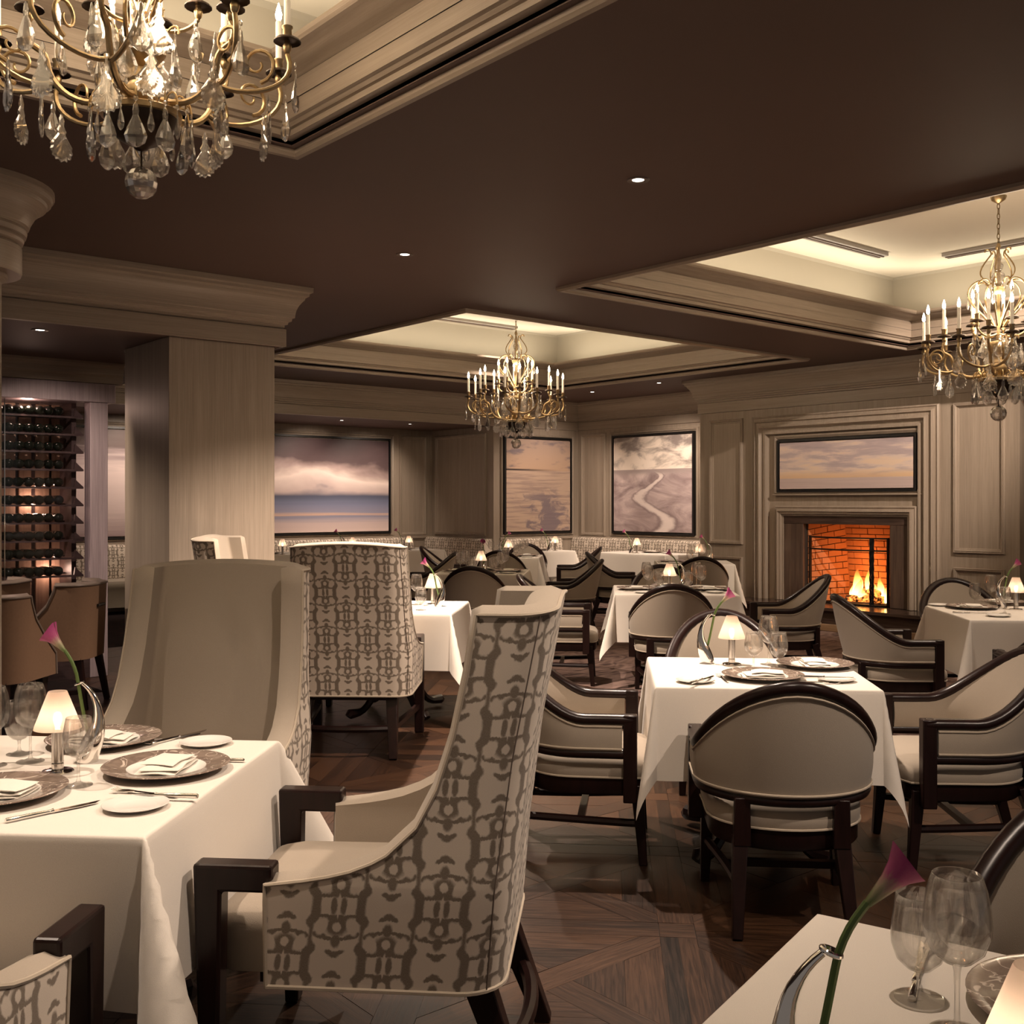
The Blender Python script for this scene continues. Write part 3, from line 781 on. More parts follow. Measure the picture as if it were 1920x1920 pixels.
obj('picture_sill', MB().box(FX - 0.062, FX, 6.32, 8.35, 1.585, 1.605), 'rail_wood', wall_fire, bevel=0.006)

fp = thing('fireplace', 'brick-lined fireplace with dark stone slabs, pale stepped mantel and raised hearth', 'fireplace', (FX, 7.32, 0))
def fobj(name, mb, mat, parent=fp, **kw):     # meshes written in room coordinates under the fireplace empty
    mb.v = [(x - FX, y - 7.32, z) for x, y, z in mb.v]
    return obj(name, mb, mat, parent, **kw)
MANT = [(0.0, 0.0), (0.0, 0.03), (0.02, 0.045), (0.035, 0.038), (0.05, 0.06), (0.07, 0.064), (0.078, 0.05), (0.10, 0.05), (0.108, 0.03), (0.125, 0.03), (0.13, 0.0)]
fobj('mantel', arch_frame(6.38, 8.32, 1.46, 0.28, MANT), 'panel_wood', angle=28)
fobj('stone_slab', MB().box(FX - 0.03, FX + 0.02, OY1, 8.20, 0.28, OZ1), 'stone_dark', bevel=0.003)
fobj('stone_slab', MB().box(FX - 0.03, FX + 0.02, 6.50, OY0, 0.28, OZ1), 'stone_dark', bevel=0.003)
fobj('stone_lintel', MB().box(FX - 0.034, FX + 0.02, 6.50, 8.20, OZ1, 1.345), 'stone_dark_flat', bevel=0.003)
hearth = fobj('hearth', MB().box(10.87, FX, 5.95, 8.72, 0.0, 0.235), 'stone_dark_flat', bevel=0.003)
fobj('hearth_top', MB().box(10.83, FX, 5.90, 8.77, 0.235, 0.275), 'stone_dark_flat', bevel=0.006)
fobj('hearth_skirting', MB().box(10.84, 10.87, 5.92, 8.75, 0.0, 0.085), 'hearth_trim', bevel=0.008)
# firebox: splayed sides, leaning back
BXK, BY0, BY1 = 11.97, 6.98, 7.66
inn = MB().add([(FX, OY1, OZ0), (BXK, BY1, OZ0), (BXK, BY0, OZ0), (FX, OY0, OZ0), (FX, OY1, OZ1), (BXK - 0.14, BY1, OZ1 + 0.1), (BXK - 0.14, BY0, OZ1 + 0.1), (FX, OY0, OZ1)],
               [(0, 1, 2, 3), (0, 4, 5, 1), (1, 5, 6, 2), (2, 6, 7, 3), (4, 7, 6, 5)])
box_ = fobj('firebox', inn, 'soot', smooth=False)
def brick_face(p00, p10, p01, p11, n_in):     # courses of single bricks on a four-cornered face
    p00, p10, p01, p11 = map(Vector, (p00, p10, p01, p11))
    L = ((p10 - p00).length); Hh = (p01 - p00).length
    rows = round(Hh / 0.074); bl = 0.215
    at = lambda a, b: p00.lerp(p10, a).lerp(p01.lerp(p11, a), b)
    n = (p10 - p00).cross(p01 - p00).normalized()
    if n.dot(Vector(n_in)) < 0: n = -n
    for r in range(rows):
        b0, b1 = (r + 0.06) / rows, (r + 0.94) / rows
        x = -bl / 2 if r % 2 else 0.0
        while x < L:
            a0, a1 = max(0.0, x + 0.005) / L, min(L, x + bl - 0.005) / L
            x += bl
            if (a1 - a0) * L < 0.02: continue
            e = random.uniform(0.006, 0.011)
            q = [at(a0, b0), at(a1, b0), at(a1, b1), at(a0, b1)]
            mb = MB().hexa([tuple(p - n * 0.01) for p in q] + [tuple(p + n * e) for p in q])
            fobj('brick', mb, 'brick', parent=box_, smooth=False)
brick_face((FX + 0.03, OY1 - 0.03, OZ0), (BXK, BY1 - 0.012, OZ0), (FX + 0.03, OY1 - 0.03, OZ1), (BXK - 0.15, BY1 - 0.012, OZ1 + 0.1), (0, -1, 0))
brick_face((BXK - 0.012, BY1, OZ0), (BXK - 0.012, BY0, OZ0), (BXK - 0.152, BY1, OZ1 + 0.1), (BXK - 0.152, BY0, OZ1 + 0.1), (-1, 0, 0))
brick_face((FX + 0.03, OY0 + 0.03, OZ0), (BXK, BY0 + 0.012, OZ0), (FX + 0.03, OY0 + 0.03, OZ1), (BXK - 0.15, BY0 + 0.012, OZ1 + 0.1), (0, 1, 0))

# fire
fire = thing('log_fire', 'burning log fire with yellow and orange flames inside the brick fireplace', 'fire', (11.66, 7.22, OZ0))
for (x, y, z, a, L, rr) in ((0.06, 0.05, 0.055, 80, 0.50, 0.05), (-0.07, 0.0, 0.055, 97, 0.46, 0.05), (0.0, -0.02, 0.135, 60, 0.40, 0.045)):
    d = Vector((math.cos(R(a)), math.sin(R(a)), 0)) * L / 2
    pts = [Vector((x, y, z)) - d, Vector((x, y, z)) - d * 0.4 + Vector((0, 0, 0.008)), Vector((x, y, z)) + d * 0.4, Vector((x, y, z)) + d]
    obj('log', MB().tube(pts, [rr, rr * 1.08, rr, rr * 0.9], 12), 'ember_log', fire)
obj('ash_bed', MB().rings([(0.2 * math.cos(k * math.pi / 10), 0.28 * math.sin(k * math.pi / 10)) for k in range(20)], [(1, 0.0), (0.9, 0.02), (0.4, 0.03)]), 'soot', fire)
for (x, y, h, w, ln) in ((-0.02, 0.15, 0.40, 0.10, -0.05), (0.03, 0.20, 0.25, 0.075, 0.03), (-0.06, 0.10, 0.27, 0.08, -0.02), (0.0, -0.01, 0.42, 0.06, 0.02), (0.04, -0.06, 0.26, 0.07, 0.03),
                         (-0.02, -0.16, 0.32, 0.07, -0.04), (0.02, -0.22, 0.22, 0.06, -0.02), (-0.05, 0.05, 0.18, 0.09, 0.02)):
    pts, rs = [], []
    for k in range(12):
        t = k / 11
        pts.append((x + 0.015 * math.sin(t * 7 + x * 90), y + ln * t * t + 0.02 * math.sin(t * 6 + y * 60) * t, 0.03 + h * t))
        rs.append(max(0.0015, w * (0.55 + 0.9 * t) * (1 - t) ** 0.9 * (1.05 - 0.12 * math.sin(9 * t + y * 40))))
    obj('flame', MB().tube(pts, rs, 12), 'flame', fire, angle=180)
point('fire_light', (0.0, 0.05, 0.26), 7, (1.0, 0.36, 0.10), 0.10, fire)
point('fire_light', (-0.06, 0.12, 0.55), 4, (1.0, 0.36, 0.10), 0.08, fire)
# screen: black bars standing in the mouth
sc = thing('fire_screen', 'black iron fire screen with curved bars and a hanging mesh curtain', 'fire screen', (FX + 0.05, 7.32, OZ0))
YL, YR = 7.86 - 7.32, 6.80 - 7.32
bow = lambda y: -0.08 * (1 - ((y - (YL + YR) / 2) / ((YL - YR) / 2)) ** 2)
ys_ = [lerp(YL, YR, k / 14) for k in range(15)]
for z in (0.80, 0.655): obj('rail', MB().tube([(bow(y), y, z) for y in ys_], 0.010, 8), 'black_iron', sc)
obj('foot_rail', MB().tube([(bow(y), y, 0.012) for y in ys_], 0.012, 8), 'black_iron', sc)
for y in (YL, YR): obj('upright', MB().bar((0, y, 0), (0, y, 0.812), 0.034, 0.034, 0.02, 0.02), 'black_iron', sc)
for k in range(5):
    y = 6.985 - 7.32 + (k - 2) * 0.0105
    obj('mesh_fold', MB().tube([(bow(y) + 0.006 * math.sin(z * 60 + k), y, z) for z in [0.012 + 0.788 * q / 24 for q in range(25)]], 0.007, 6), 'black_iron', sc)
obj('chain', MB().tube([(bow(-0.33) - 0.014, -0.335 + 0.006 * math.sin(z * 95), z) for z in [0.05 + 0.33 * q / 60 for q in range(61)]], 0.0025, 5), 'chrome', sc)
# ------------------------------------------------------------------ paintings, lights in the ceiling
def painting(label, org, ea, en, a0, a1, z0, z1, canvas, flip=False):
    ea, en = Vector(ea), Vector(en)
    t = thing('painting', label, 'painting', Vector(org) + ea * ((a0 + a1) / 2) + Vector((0, 0, (z0 + z1) / 2)))
    w, h = abs(a1 - a0) / 2, (z1 - z0) / 2
    fr = MB().frame_rect((0, 0, 0), ea, (0, 0, 1), en, -w, w, -h, h, [(0.0, 0.002), (0.0, 0.055), (0.028, 0.055), (0.028, 0.012)])
    obj('frame', fr, 'black', t, angle=30)
    i = 0.042
    c = [ea * a + Vector((0, 0, b)) + en * d for d in (0.008, 0.05) for a, b in ((-w + i, -h + i), (w - i, -h + i), (w - i, h - i), (-w + i, h - i))]
    u = [(0, 0), (1, 0), (1, 1), (0, 1)]
    if flip: u = [(1, 0), (0, 0), (0, 1), (1, 1)]
    mb = MB().add([tuple(p) for p in c], [(4, 5, 6, 7), (0, 1, 5, 4), (1, 2, 6, 5), (2, 3, 7, 6), (3, 0, 4, 7)], [u, [u[0], u[1], u[1], u[0]], [u[1], u[2], u[2], u[1]], [u[2], u[3], u[3], u[2]], [u[3], u[0], u[0], u[3]]])
    obj('canvas', mb, canvas, t, smooth=False)
painting('large stormy seascape with dark sky, white cloud and blue water in the alcove', **onA, a0=7.14, a1=9.765, z0=0.995, z1=2.535, canvas='canvas_storm')
painting('painting of a tan beach with purple tide pools under an orange sky', **onP, a0=10.81, a1=12.265, z0=0.995, z1=2.555, canvas='canvas_beach')
painting('painting of a pale winding river across mauve sand flats', **onB, a0=10.585, a1=12.30, z0=1.0, z1=2.57, canvas='canvas_river', flip=True)
painting('wide sunset seascape framed in black above the fireplace', **onF, a0=6.39, a1=8.285, z0=1.625, z1=2.285, canvas='canvas_sunset', flip=True)
painting('seascape with pink rippled water seen in the gap beside the pillar', **onA, a0=4.30, a1=6.70, z0=0.995, z1=2.535, canvas='canvas_tide')

DL_NAMES = ['recessed downlight in the dark ceiling above the open parquet', 'recessed downlight in the dark ceiling near the square pillar', 'recessed downlight over the middle of the storm painting',
            'recessed downlight over the right end of the storm painting', 'recessed downlight in the ceiling over the beach painting corner', 'recessed downlight in the ceiling in front of the river painting',
            'recessed downlight under the wooden bar soffit']
def build_downlight():
    t = thing('ceiling_downlight', '', 'downlight')
    obj('trim_ring', MB().lathe([(0.030, 0.0), (0.034, -0.004), (0.056, -0.006), (0.060, 0.0)], 32), 'dark_trim', t)
    obj('lens', MB().lathe([(0.0005, -0.001), (0.030, -0.001)], 24), 'downlight_lens', t)
    return t
PDL = Proto(build_downlight)
for k, (x, y, z, p, beam, tg) in enumerate(DOWN):
    PDL.place((x, y, z), 0, DL_NAMES[k], 'downlight')
    spot('downlight_beam', (x, y, z - 0.012), p, beam, 0.8, tg, WARM, 0.025)

# ------------------------------------------------------------------ barrel dining chair
def build_barrel():
    t = thing('dining_chair', '', 'chair')
    a, bb, yf = 0.295, 0.27, 0.175
    LQ, LS = 0.445, yf
    def plan(s_):                     # s in 0..1 from back centre to arm front; right-hand side
        d = s_ * (LQ + LS)
        if d < LQ:
            th = d / LQ * math.pi / 2
            return Vector((a * math.sin(th), -bb * math.cos(th), 0)), Vector((math.sin(th) / a, -math.cos(th) / bb, 0)).normalized()
        return Vector((a, d - LQ, 0)), Vector((1, 0, 0))
    def top(s_):
        q = min(1.0, s_ / 0.75)
        return 0.872 - 0.265 * q * q * (3 - 2 * q)
    def flare(s_, z):
        return 0.085 * math.cos(math.pi / 2 * min(1, s_ * 1.15)) ** 1.3 * max(0.0, (z - 0.48) / 0.38)
    def P(q, z, off):                 # q in -1..1
        p, n = plan(abs(q)); p = p + n * (off + flare(abs(q), z))
        return (p.x if q >= 0 else -p.x, p.y, z)
    NQ = 40
    qs = [-1 + 2 * k / NQ for k in range(NQ + 1)]
    Z0 = 0.478
    NR = 7
    def rowz(q, r): return lerp(Z0, top(abs(q)) - 0.012, r / NR)
    outer = [[P(q, rowz(q, r), 0.020 + 0.006 * math.sin(math.pi * r / NR)) for q in qs] for r in range(NR + 1)]
    inner = [[P(q, rowz(q, r), -0.020 - 0.012 * math.sin(math.pi * r / NR)) for q in qs] for r in range(NR + 1)]
    m = MB().grid(outer).grid(inner, flip=True)
    m.grid([outer[0], inner[0]]).grid([[r[0] for r in outer], [r[0] for r in inner]]).grid([[r[-1] for r in outer], [r[-1] for r in inner]])
    shell = obj('back_shell', m, 'linen', t, angle=60)
    qx = qs + [1.0]
    obj('top_rail', MB().tube([P(q, top(abs(q)), 0.002) for q in qs] + [(a, yf + 0.03, top(1.0))], [0.030] * (NQ + 2), 12, sq=0.78, up=(0, 0, 1)) if False else
        MB().tube([(-a, yf + 0.045, top(1.0))] + [P(q, top(abs(q)), 0.002) for q in qs] + [(a, yf + 0.045, top(1.0))], 0.030, 12, sq=0.80), 'dark_wood', t, angle=70)
    obj('lower_rail', MB().tube([(-a, yf + 0.04, Z0 - 0.012)] + [P(q, Z0 - 0.012, 0.0) for q in qs] + [(a, yf + 0.04, Z0 - 0.012)], 0.0265, 8, sq=0.85), 'dark_wood', t, angle=70)
    for sx in (-1, 1):
        obj('arm_post', MB().hexa([(sx * a - 0.028, yf + 0.005, 0.27), (sx * a + 0.028, yf + 0.005, 0.27), (sx * a + 0.028, yf + 0.062, 0.27), (sx * a - 0.028, yf + 0.062, 0.27),
                                   (sx * a - 0.028, yf + 0.005, 0.628), (sx * a + 0.028, yf + 0.005, 0.628), (sx * a + 0.028, yf + 0.062, 0.628), (sx * a - 0.028, yf + 0.062, 0.628)]), 'dark_wood', t, bevel=0.005)
        m = MB().bar((sx * 0.175, -0.215, 0.33), (sx * 0.195, -0.315, 0.0), 0.055, 0.036).bar((sx * 0.170, -0.235, 0.30), (sx * 0.170, -0.238, 0.47), 0.06, 0.055, 0.04, 0.035)
        obj('rear_leg', m, 'dark_wood', t, bevel=0.004)
        obj('front_leg', MB().bar((sx * 0.245, 0.235, 0.33), (sx * 0.255, 0.262, 0.0), 0.052, 0.034), 'dark_wood', t, bevel=0.004)
        obj('side_stretcher', MB().tube(bez((sx * 0.25, 0.245, 0.17), (sx * 0.225, 0.10, 0.165), (sx * 0.190, -0.08, 0.165), (sx * 0.185, -0.27, 0.17), 8), 0.017, 8), 'dark_wood', t)
    obj('cross_stretcher', MB().bar((-0.212, 0.0, 0.165), (0.212, 0.0, 0.165), 0.026, 0.026, 0.03, 0.03), 'dark_wood', t)
    # seat outline: D with rounded back
    ol = []
    for k in range(25):
        th = math.pi * k / 24
        ol.append((0.272 * math.cos(th), -0.02 - 0.235 * math.sin(th) ** 0.9 if th not in (0, math.pi) else -0.02))
    ol = [(x, y) for x, y in ol] + [(-0.272, 0.10), (-0.275, 0.20), (-0.262, 0.262), (-0.22, 0.285), (-0.10, 0.296), (0.0, 0.298), (0.10, 0.296), (0.22, 0.285), (0.262, 0.262), (0.275, 0.20), (0.272, 0.10)]
    obj('seat_apron', MB().rings(ol, [(0.955, 0.285), (0.985, 0.295), (0.99, 0.36)]), 'dark_wood', t, angle=50)
    cush = obj('seat_cushion', MB().rings(ol, [(0.99, 0.357), (1.012, 0.370), (1.022, 0.393), (1.01, 0.418), (0.96, 0.436), (0.80, 0.452), (0.4, 0.462), (0.05, 0.464)]), 'linen', t, angle=60)
    obj('seat_piping', MB().tube([(x * 1.015, y * 1.015, 0.362) for x, y in ol], 0.0045, 6, closed=True), 'piping', cush)
    obj('back_piping', MB().tube([P(q, Z0 + 0.012, 0.026) for q in qs], 0.0045, 6), 'piping', shell)
    obj('rim_piping', MB().tube([P(q, top(abs(q)) - 0.026, 0.024) for q in qs], 0.004, 6), 'piping', shell)
    return t
PCH = Proto(build_barrel)

# ------------------------------------------------------------------ tall winged host chair in printed cloth
def build_wing():
    t = thing('wing_chair', '', 'chair')
    ZB = 0.355
    HT = 1.235
    hw = lambda z: interp(z, [(ZB, 0.365), (0.60, 0.375), (0.80, 0.358), (1.24, 0.338)])
    yb = lambda z: interp(z, [(ZB, -0.275), (0.60, -0.295), (0.90, -0.335), (1.26, -0.405)])
    YF = [(ZB, 0.285), (0.600, 0.285), (0.610, 0.20), (0.628, 0.10), (0.665, 0.005), (0.74, -0.075), (0.83, -0.122), (0.95, -0.160), (1.10, -0.192), (1.26, -0.215)]
    yfz = lambda z: interp(z, YF)
    RC = 0.105
    def path(z, off):     # right-hand half: list of (x, y, arclen) from back centre to front edge
        w, y0, y1 = hw(z) + off, yb(z) - off, yfz(z)
        rc = RC + off
        pts = [(w - rc) * k / 6 for k in range(7)]
        out = [(x, y0) for x in pts]
        for k in range(1, 8):
            th = math.pi / 2 * k / 7
            out.append((w - rc + rc * math.sin(th), y0 + rc - rc * math.cos(th)))
        yc = y0 + rc
        for k in range(1, 9): out.append((w, lerp(yc, max(yc + 0.005, y1), k / 8)))
        res, L = [], 0.0
        for k, p in enumerate(out):
            if k: L += math.hypot(p[0] - out[k - 1][0], p[1] - out[k - 1][1])
            res.append((p[0], p[1], L))
        return res
    zs = [ZB, 0.42, 0.50, 0.56, 0.60, 0.606, 0.612, 0.622, 0.635, 0.655, 0.675, 0.705, 0.74, 0.785, 0.83, 0.89, 0.95, 1.02, 1.10, 1.17, HT]
    def surf(off):
        rows, uvs = [], []
        for z in zs:
            h = path(z, off)
            zz = lambda x: z + 0.022 * ((z - ZB) / (HT - ZB)) ** 6 * max(0, 1 - (x / 0.34) ** 2)
            rows.append([(-x, y, zz(x)) for x, y, L in reversed(h)] + [(x, y, zz(x)) for x, y, L in h[1:]])
            uvs.append([(-L, z) for x, y, L in reversed(h)] + [(L, z) for x, y, L in h[1:]])
        return rows, uvs
    TK = 0.085
    ro, uo = surf(0.0)
    ri, ui = surf(-TK)
    cover = obj('outer_cover', MB().grid(ro, uv=uo), 'ikat', t, angle=60)
    # plain lining: inside plus the padded rim along top and front edges
    m = MB().grid(ri, flip=True)
    def edge(rows): return [r[0] for r in rows] + rows[-1][1:-1] + [r[-1] for r in reversed(rows)]
    eo, ei = edge(ro), edge(ri)
    mid = []
    for k, (p, q) in enumerate(zip(eo, ei)):
        c = (Vector(p) + Vector(q)) / 2
        k0, k1 = max(0, k - 1), min(len(eo) - 1, k + 1)
        tv = Vector(eo[k1]) - Vector(eo[k0]); nv = (Vector(q) - Vector(p)).cross(tv).normalized()
        if nv.z < -0.2 or (abs(nv.z) <= 0.2 and nv.y < 0): nv = -nv
        mid.append(tuple(c + nv * 0.016))
    m.grid([eo, mid, ei])
    obj('lining', m, 'linen', t, angle=75)
    obj('edge_piping', MB().tube([tuple(Vector(p)) for p in eo], 0.0055, 6), 'piping', cover)
    obj('base_piping', MB().tube([(p[0], p[1], ZB + 0.002) for p in ro[0]], 0.006, 6), 'piping', cover)
    for sx in (-1, 1):
        k = 7 if sx > 0 else 7
        seam = []
        for z in zs:
            h = path(z, 0.002); x, y, L = h[10]
            seam.append((sx * x, y, z))
        obj('seam', MB().tube(seam, 0.0018, 5), 'leather_dark', cover)
    # seat
    w = 0.29
    ol = []
    for (cx_, cy_, a0) in ((w - 0.06, 0.385, 0), (-w + 0.06, 0.385, 90), (-w + 0.05, -0.17, 180), (w - 0.05, -0.17, 270)):
        for k in range(5):
            th = R(a0 + 90 * k / 4); ol.append((cx_ + 0.055 * math.cos(th), cy_ + 0.055 * math.sin(th)))
    obj('seat', MB().rings(ol, [(0.99, ZB + 0.0), (1.0, ZB + 0.02), (1.0, 0.41), (1.025, 0.44), (1.03, 0.465), (1.0, 0.49), (0.9, 0.505), (0.5, 0.515), (0.05, 0.518)]), 'linen', t, angle=60)
    obj('seat_base', MB().box(-0.27, 0.27, -0.22, 0.33, ZB - 0.03, ZB + 0.03), 'dark_wood', t)
    for sx in (-1, 1):
        x = sx * 0.335
        arm = MB().add([(x - 0.03, 0.27, 0.575), (x - 0.03, 0.43, 0.575), (x - 0.03, 0.405, 0.0), (x - 0.03, 0.445, 0.0), (x - 0.03, 0.465, 0.640), (x - 0.03, 0.27, 0.640), (x - 0.03, 0.395, 0.575),
                        (x + 0.03, 0.27, 0.575), (x + 0.03, 0.43, 0.575), (x + 0.03, 0.405, 0.0), (x + 0.03, 0.445, 0.0), (x + 0.03, 0.465, 0.640), (x + 0.03, 0.27, 0.640), (x + 0.03, 0.395, 0.575)], [])
        idx = [0, 6, 2, 3, 4, 5]
        F = [tuple(idx), tuple(i + 7 for i in reversed(idx))] + [(idx[(k + 1) % 6], idx[k], idx[k] + 7, idx[(k + 1) % 6] + 7) for k in range(6)]
        arm.f += F; arm.uv += [None] * len(F)
        obj('arm', arm, 'dark_wood', t, bevel=0.008, smooth=False)
        obj('rear_leg', MB().bar((sx * 0.25, -0.20, 0.36), (sx * 0.275, -0.335, 0.0), 0.07, 0.046), 'dark_wood', t, bevel=0.004)
        obj('side_stretcher', MB().bar((sx * 0.325, 0.42, 0.17), (sx * 0.262, -0.27, 0.17), 0.028, 0.028, 0.035, 0.035), 'dark_wood', t)
    obj('rear_stretcher', MB().tube(bez((-0.262, -0.272, 0.17), (-0.10, -0.33, 0.17), (0.10, -0.33, 0.17), (0.262, -0.272, 0.17), 10), 0.02, 8), 'dark_wood', t)
    return t
PWG = Proto(build_wing)

# ------------------------------------------------------------------ leather bar chair
def build_bar_chair():
    t = thing('bar_chair', '', 'chair')
    hw, ZB, HT = 0.30, 0.36, 0.90
    YF = [(ZB, 0.26), (0.50, 0.25), (0.62, 0.12), (0.75, 0.0), (0.86, -0.05), (0.90, -0.06)]
    zs = [ZB, 0.42, 0.50, 0.56, 0.62, 0.68, 0.75, 0.80, 0.86, HT]
    def surf(off):
        rows = []
        for z in zs:
            w, y0, y1 = hw + off, -0.26 - 0.04 * (z - ZB) - off, interp(z, YF)
            rc = 0.20 + off
            h = [((w - rc) * k / 3, y0) for k in range(4)] + [(w - rc + rc * math.sin(math.pi / 2 * k / 6), y0 + rc - rc * math.cos(math.pi / 2 * k / 6)) for k in range(1, 7)]
            yc = y0 + rc
            h += [(w, lerp(yc, max(yc + 0.005, y1), k / 5)) for k in range(1, 6)]
            rows.append([(-x, y, z) for x, y in reversed(h)] + [(x, y, z) for x, y in h[1:]])
        return rows
    ro, ri = surf(0), surf(-0.065)
    obj('outer_cover', MB().grid(ro), 'leather', t, angle=60)
    ed = lambda rows: [r[0] for r in rows] + rows[-1][1:-1] + [r[-1] for r in reversed(rows)]
    eo, ei = ed(ro), ed(ri)
    mid = [tuple((Vector(p) + Vector(q)) / 2 + Vector((0, 0.012, 0.022))) for p, q in zip(eo, ei)]
    obj('lining', MB().grid(ri, flip=True).grid([eo, mid, ei]), 'leather_dark', t, angle=75)
    obj('edge_piping', MB().tube(eo, 0.009, 8), 'leather_dark', t)
    obj('pull_handle', MB().tube([(-0.07, -0.282, 0.74), (0.07, -0.282, 0.74)], 0.012, 8), 'black', t)
    ol = [(0.23, -0.18), (0.23, 0.22), (0.19, 0.27), (-0.19, 0.27), (-0.23, 0.22), (-0.23, -0.18)]
    obj('seat', MB().rings(ol, [(1, ZB), (1.02, 0.42), (1.0, 0.47), (0.8, 0.49), (0.05, 0.495)]), 'leather_dark', t, angle=60)
    for sx in (-1, 1):
        obj('leg', MB().bar((sx * 0.22, 0.20, 0.37), (sx * 0.24, 0.24, 0), 0.05, 0.035), 'dark_wood', t)
        obj('leg', MB().bar((sx * 0.20, -0.19, 0.37), (sx * 0.23, -0.25, 0), 0.05, 0.035), 'dark_wood', t)
    return t
PBC = Proto(build_bar_chair)

# ------------------------------------------------------------------ tables with cloths
def cloth_mesh(a, b, d, seed, flare=0.05, fold=0.34):
    rnd = random.Random(seed)
    ph = [rnd.uniform(0, 6.28) for _ in range(8)]
    over = [0.0, 0.006, 0.014, 0.03, 0.06, 0.10, 0.15, 0.21, 0.27, 0.33, d]
    def axis(h):
        ins = [-h + 0.012, -h + 0.05] + [lerp(-h + 0.1, h - 0.1, k / 8) for k in range(9)] + [h - 0.05, h - 0.012]
        return [-h - e for e in reversed(over)] + ins + [h + e for e in over]
    xs, ys = axis(a / 2), axis(b / 2)
    rnd_drop = lambda e: e - 0.010 * (1 - math.exp(-e / 0.010))
    rows = []
    for y in ys:
        row = []
        for x in xs:
            ex, ey = max(0.0, abs(x) - a / 2), max(0.0, abs(y) - b / 2)
            sx, sy = (1 if x > 0 else -1), (1 if y > 0 else -1)
            if ex == 0 and ey == 0: row.append((x, y, 0.0)); continue
            if ex > 0 and ey > 0:
                r = math.hypot(ex, ey); phi = math.atan2(ey, ex)
                k = int(sx > 0) + 2 * int(sy > 0)
                bias = 0.12 * math.sin(ph[k])
                mfac = flare + fold * math.sin(2 * phi) ** 1.6
                ang = phi + bias * math.sin(2 * phi)
                out = r * mfac + 0.008 * (1 - math.exp(-r / 0.01))
                zz = -math.sqrt(max(0.0, 1 - (mfac * 0.9) ** 2)) * rnd_drop(r)
                row.append((sx * (a / 2 + out * math.cos(ang)), sy * (b / 2 + out * math.sin(ang)), zz))
            elif ex > 0:
                e = ex; wv = 0.012 * math.sin(y / b * 9 + ph[4 + int(sx > 0)]) * (e / d) * min(1, (b / 2 - abs(y)) / 0.1)
                row.append((sx * (a / 2 + e * flare + wv + 0.008 * (1 - math.exp(-e / 0.01))), y, -rnd_drop(e)))
            else:
                e = ey; wv = 0.012 * math.sin(x / a * 9 + ph[6 + int(sy > 0)]) * (e / d) * min(1, (a / 2 - abs(x)) / 0.1)
                row.append((x, sy * (b / 2 + e * flare + wv + 0.008 * (1 - math.exp(-e / 0.01))), -rnd_drop(e)))
        rows.append(row)
    return MB().grid(rows)
def build_table_base():
    t = thing('pedestal_table', '', 'table')
    obj('top', MB().box(-0.42, 0.42, -0.33, 0.33, ZT - 0.045, ZT - 0.004), 'dark_wood', t, bevel=0.006)
    obj('pedestal', MB().lathe([(0.05, 0.16), (0.085, 0.19), (0.09, 0.24), (0.055, 0.30), (0.045, 0.40), (0.06, 0.50), (0.05, 0.58), (0.10, 0.69), (0.14, 0.716)], 20), 'dark_wood', t, angle=50)
    for k in range(4):
        c_, s_ = math.cos(R(45 + 90 * k)), math.sin(R(45 + 90 * k))
        pts = bez((0.05, 0, 0.22), (0.20, 0, 0.25), (0.20, 0, 0.03), (0.34, 0, 0.05), 10) + [(0.37, 0, 0.05), (0.385, 0, 0.035)]
        rs = [0.04, 0.042, 0.04, 0.036, 0.032, 0.028, 0.026, 0.024, 0.024, 0.026, 0.032, 0.036, 0.026]
        obj('claw_foot', MB().tube([(x * c_, x * s_, z) for x, y, z in pts], rs, 8), 'dark_wood', t)
    return t
PTB = Proto(build_table_base)
CLOTHS = {}
def table(key, xy, rz, a, b, where, d=0.39, unique=None, fold=0.30):
    PTB.place((xy[0], xy[1], 0), rz, 'dark carved pedestal base of ' + where, 'table', scale=(min(1, (a - 0.03) / 0.84), min(1.2, (b - 0.03) / 0.66), 1))
    ck = (a, b, d, unique)
    if ck not in CLOTHS:
        o = obj('tablecloth', cloth_mesh(a, b, d, int(a * 100 + b * 10) if unique is None else unique, fold=fold), 'tablecloth', angle=180); CLOTHS[ck] = o
    else:
        o = CLOTHS[ck].copy(); C.objects.link(o)
    o.location = (xy[0], xy[1], ZT); o.rotation_euler = (0, 0, rz)
    tag(o, 'white tablecloth draped over ' + where, 'tablecloth')

# ------------------------------------------------------------------ things on the tables
def build_lamp():
    t = thing('table_lamp', '', 'lamp')
    obj('base', MB().lathe([(0.0005, 0.0), (0.042, 0.0), (0.043, 0.003), (0.040, 0.006), (0.016, 0.008), (0.0005, 0.008)], 28), 'chrome', t)
    obj('stem', MB().lathe([(0.013, 0.007), (0.016, 0.010), (0.016, 0.024), (0.0135, 0.026), (0.0155, 0.028), (0.0155, 0.112), (0.012, 0.116), (0.0005, 0.116)], 24), 'steel', t)
    obj('collar', MB().lathe([(0.024, 0.116), (0.026, 0.116), (0.026, 0.122), (0.0005, 0.122)], 20), 'chrome', t)
    obj('shade', MB().lathe([(0.062, 0.120), (0.0605, 0.126), (0.026, 0.218), (0.024, 0.222)], 32), 'frosted_shade', t, angle=180)
    obj('bulb', MB().lathe([(0.0005, 0.122), (0.006, 0.124), (0.011, 0.140), (0.012, 0.150), (0.008, 0.162), (0.0005, 0.166)], 12), 'lamp_bulb', t)
    point('lamp_glow', (0, 0, 0.158), 0.035, (1.0, 0.72, 0.52), 0.012, t)
    return t
PLM = Proto(build_lamp)
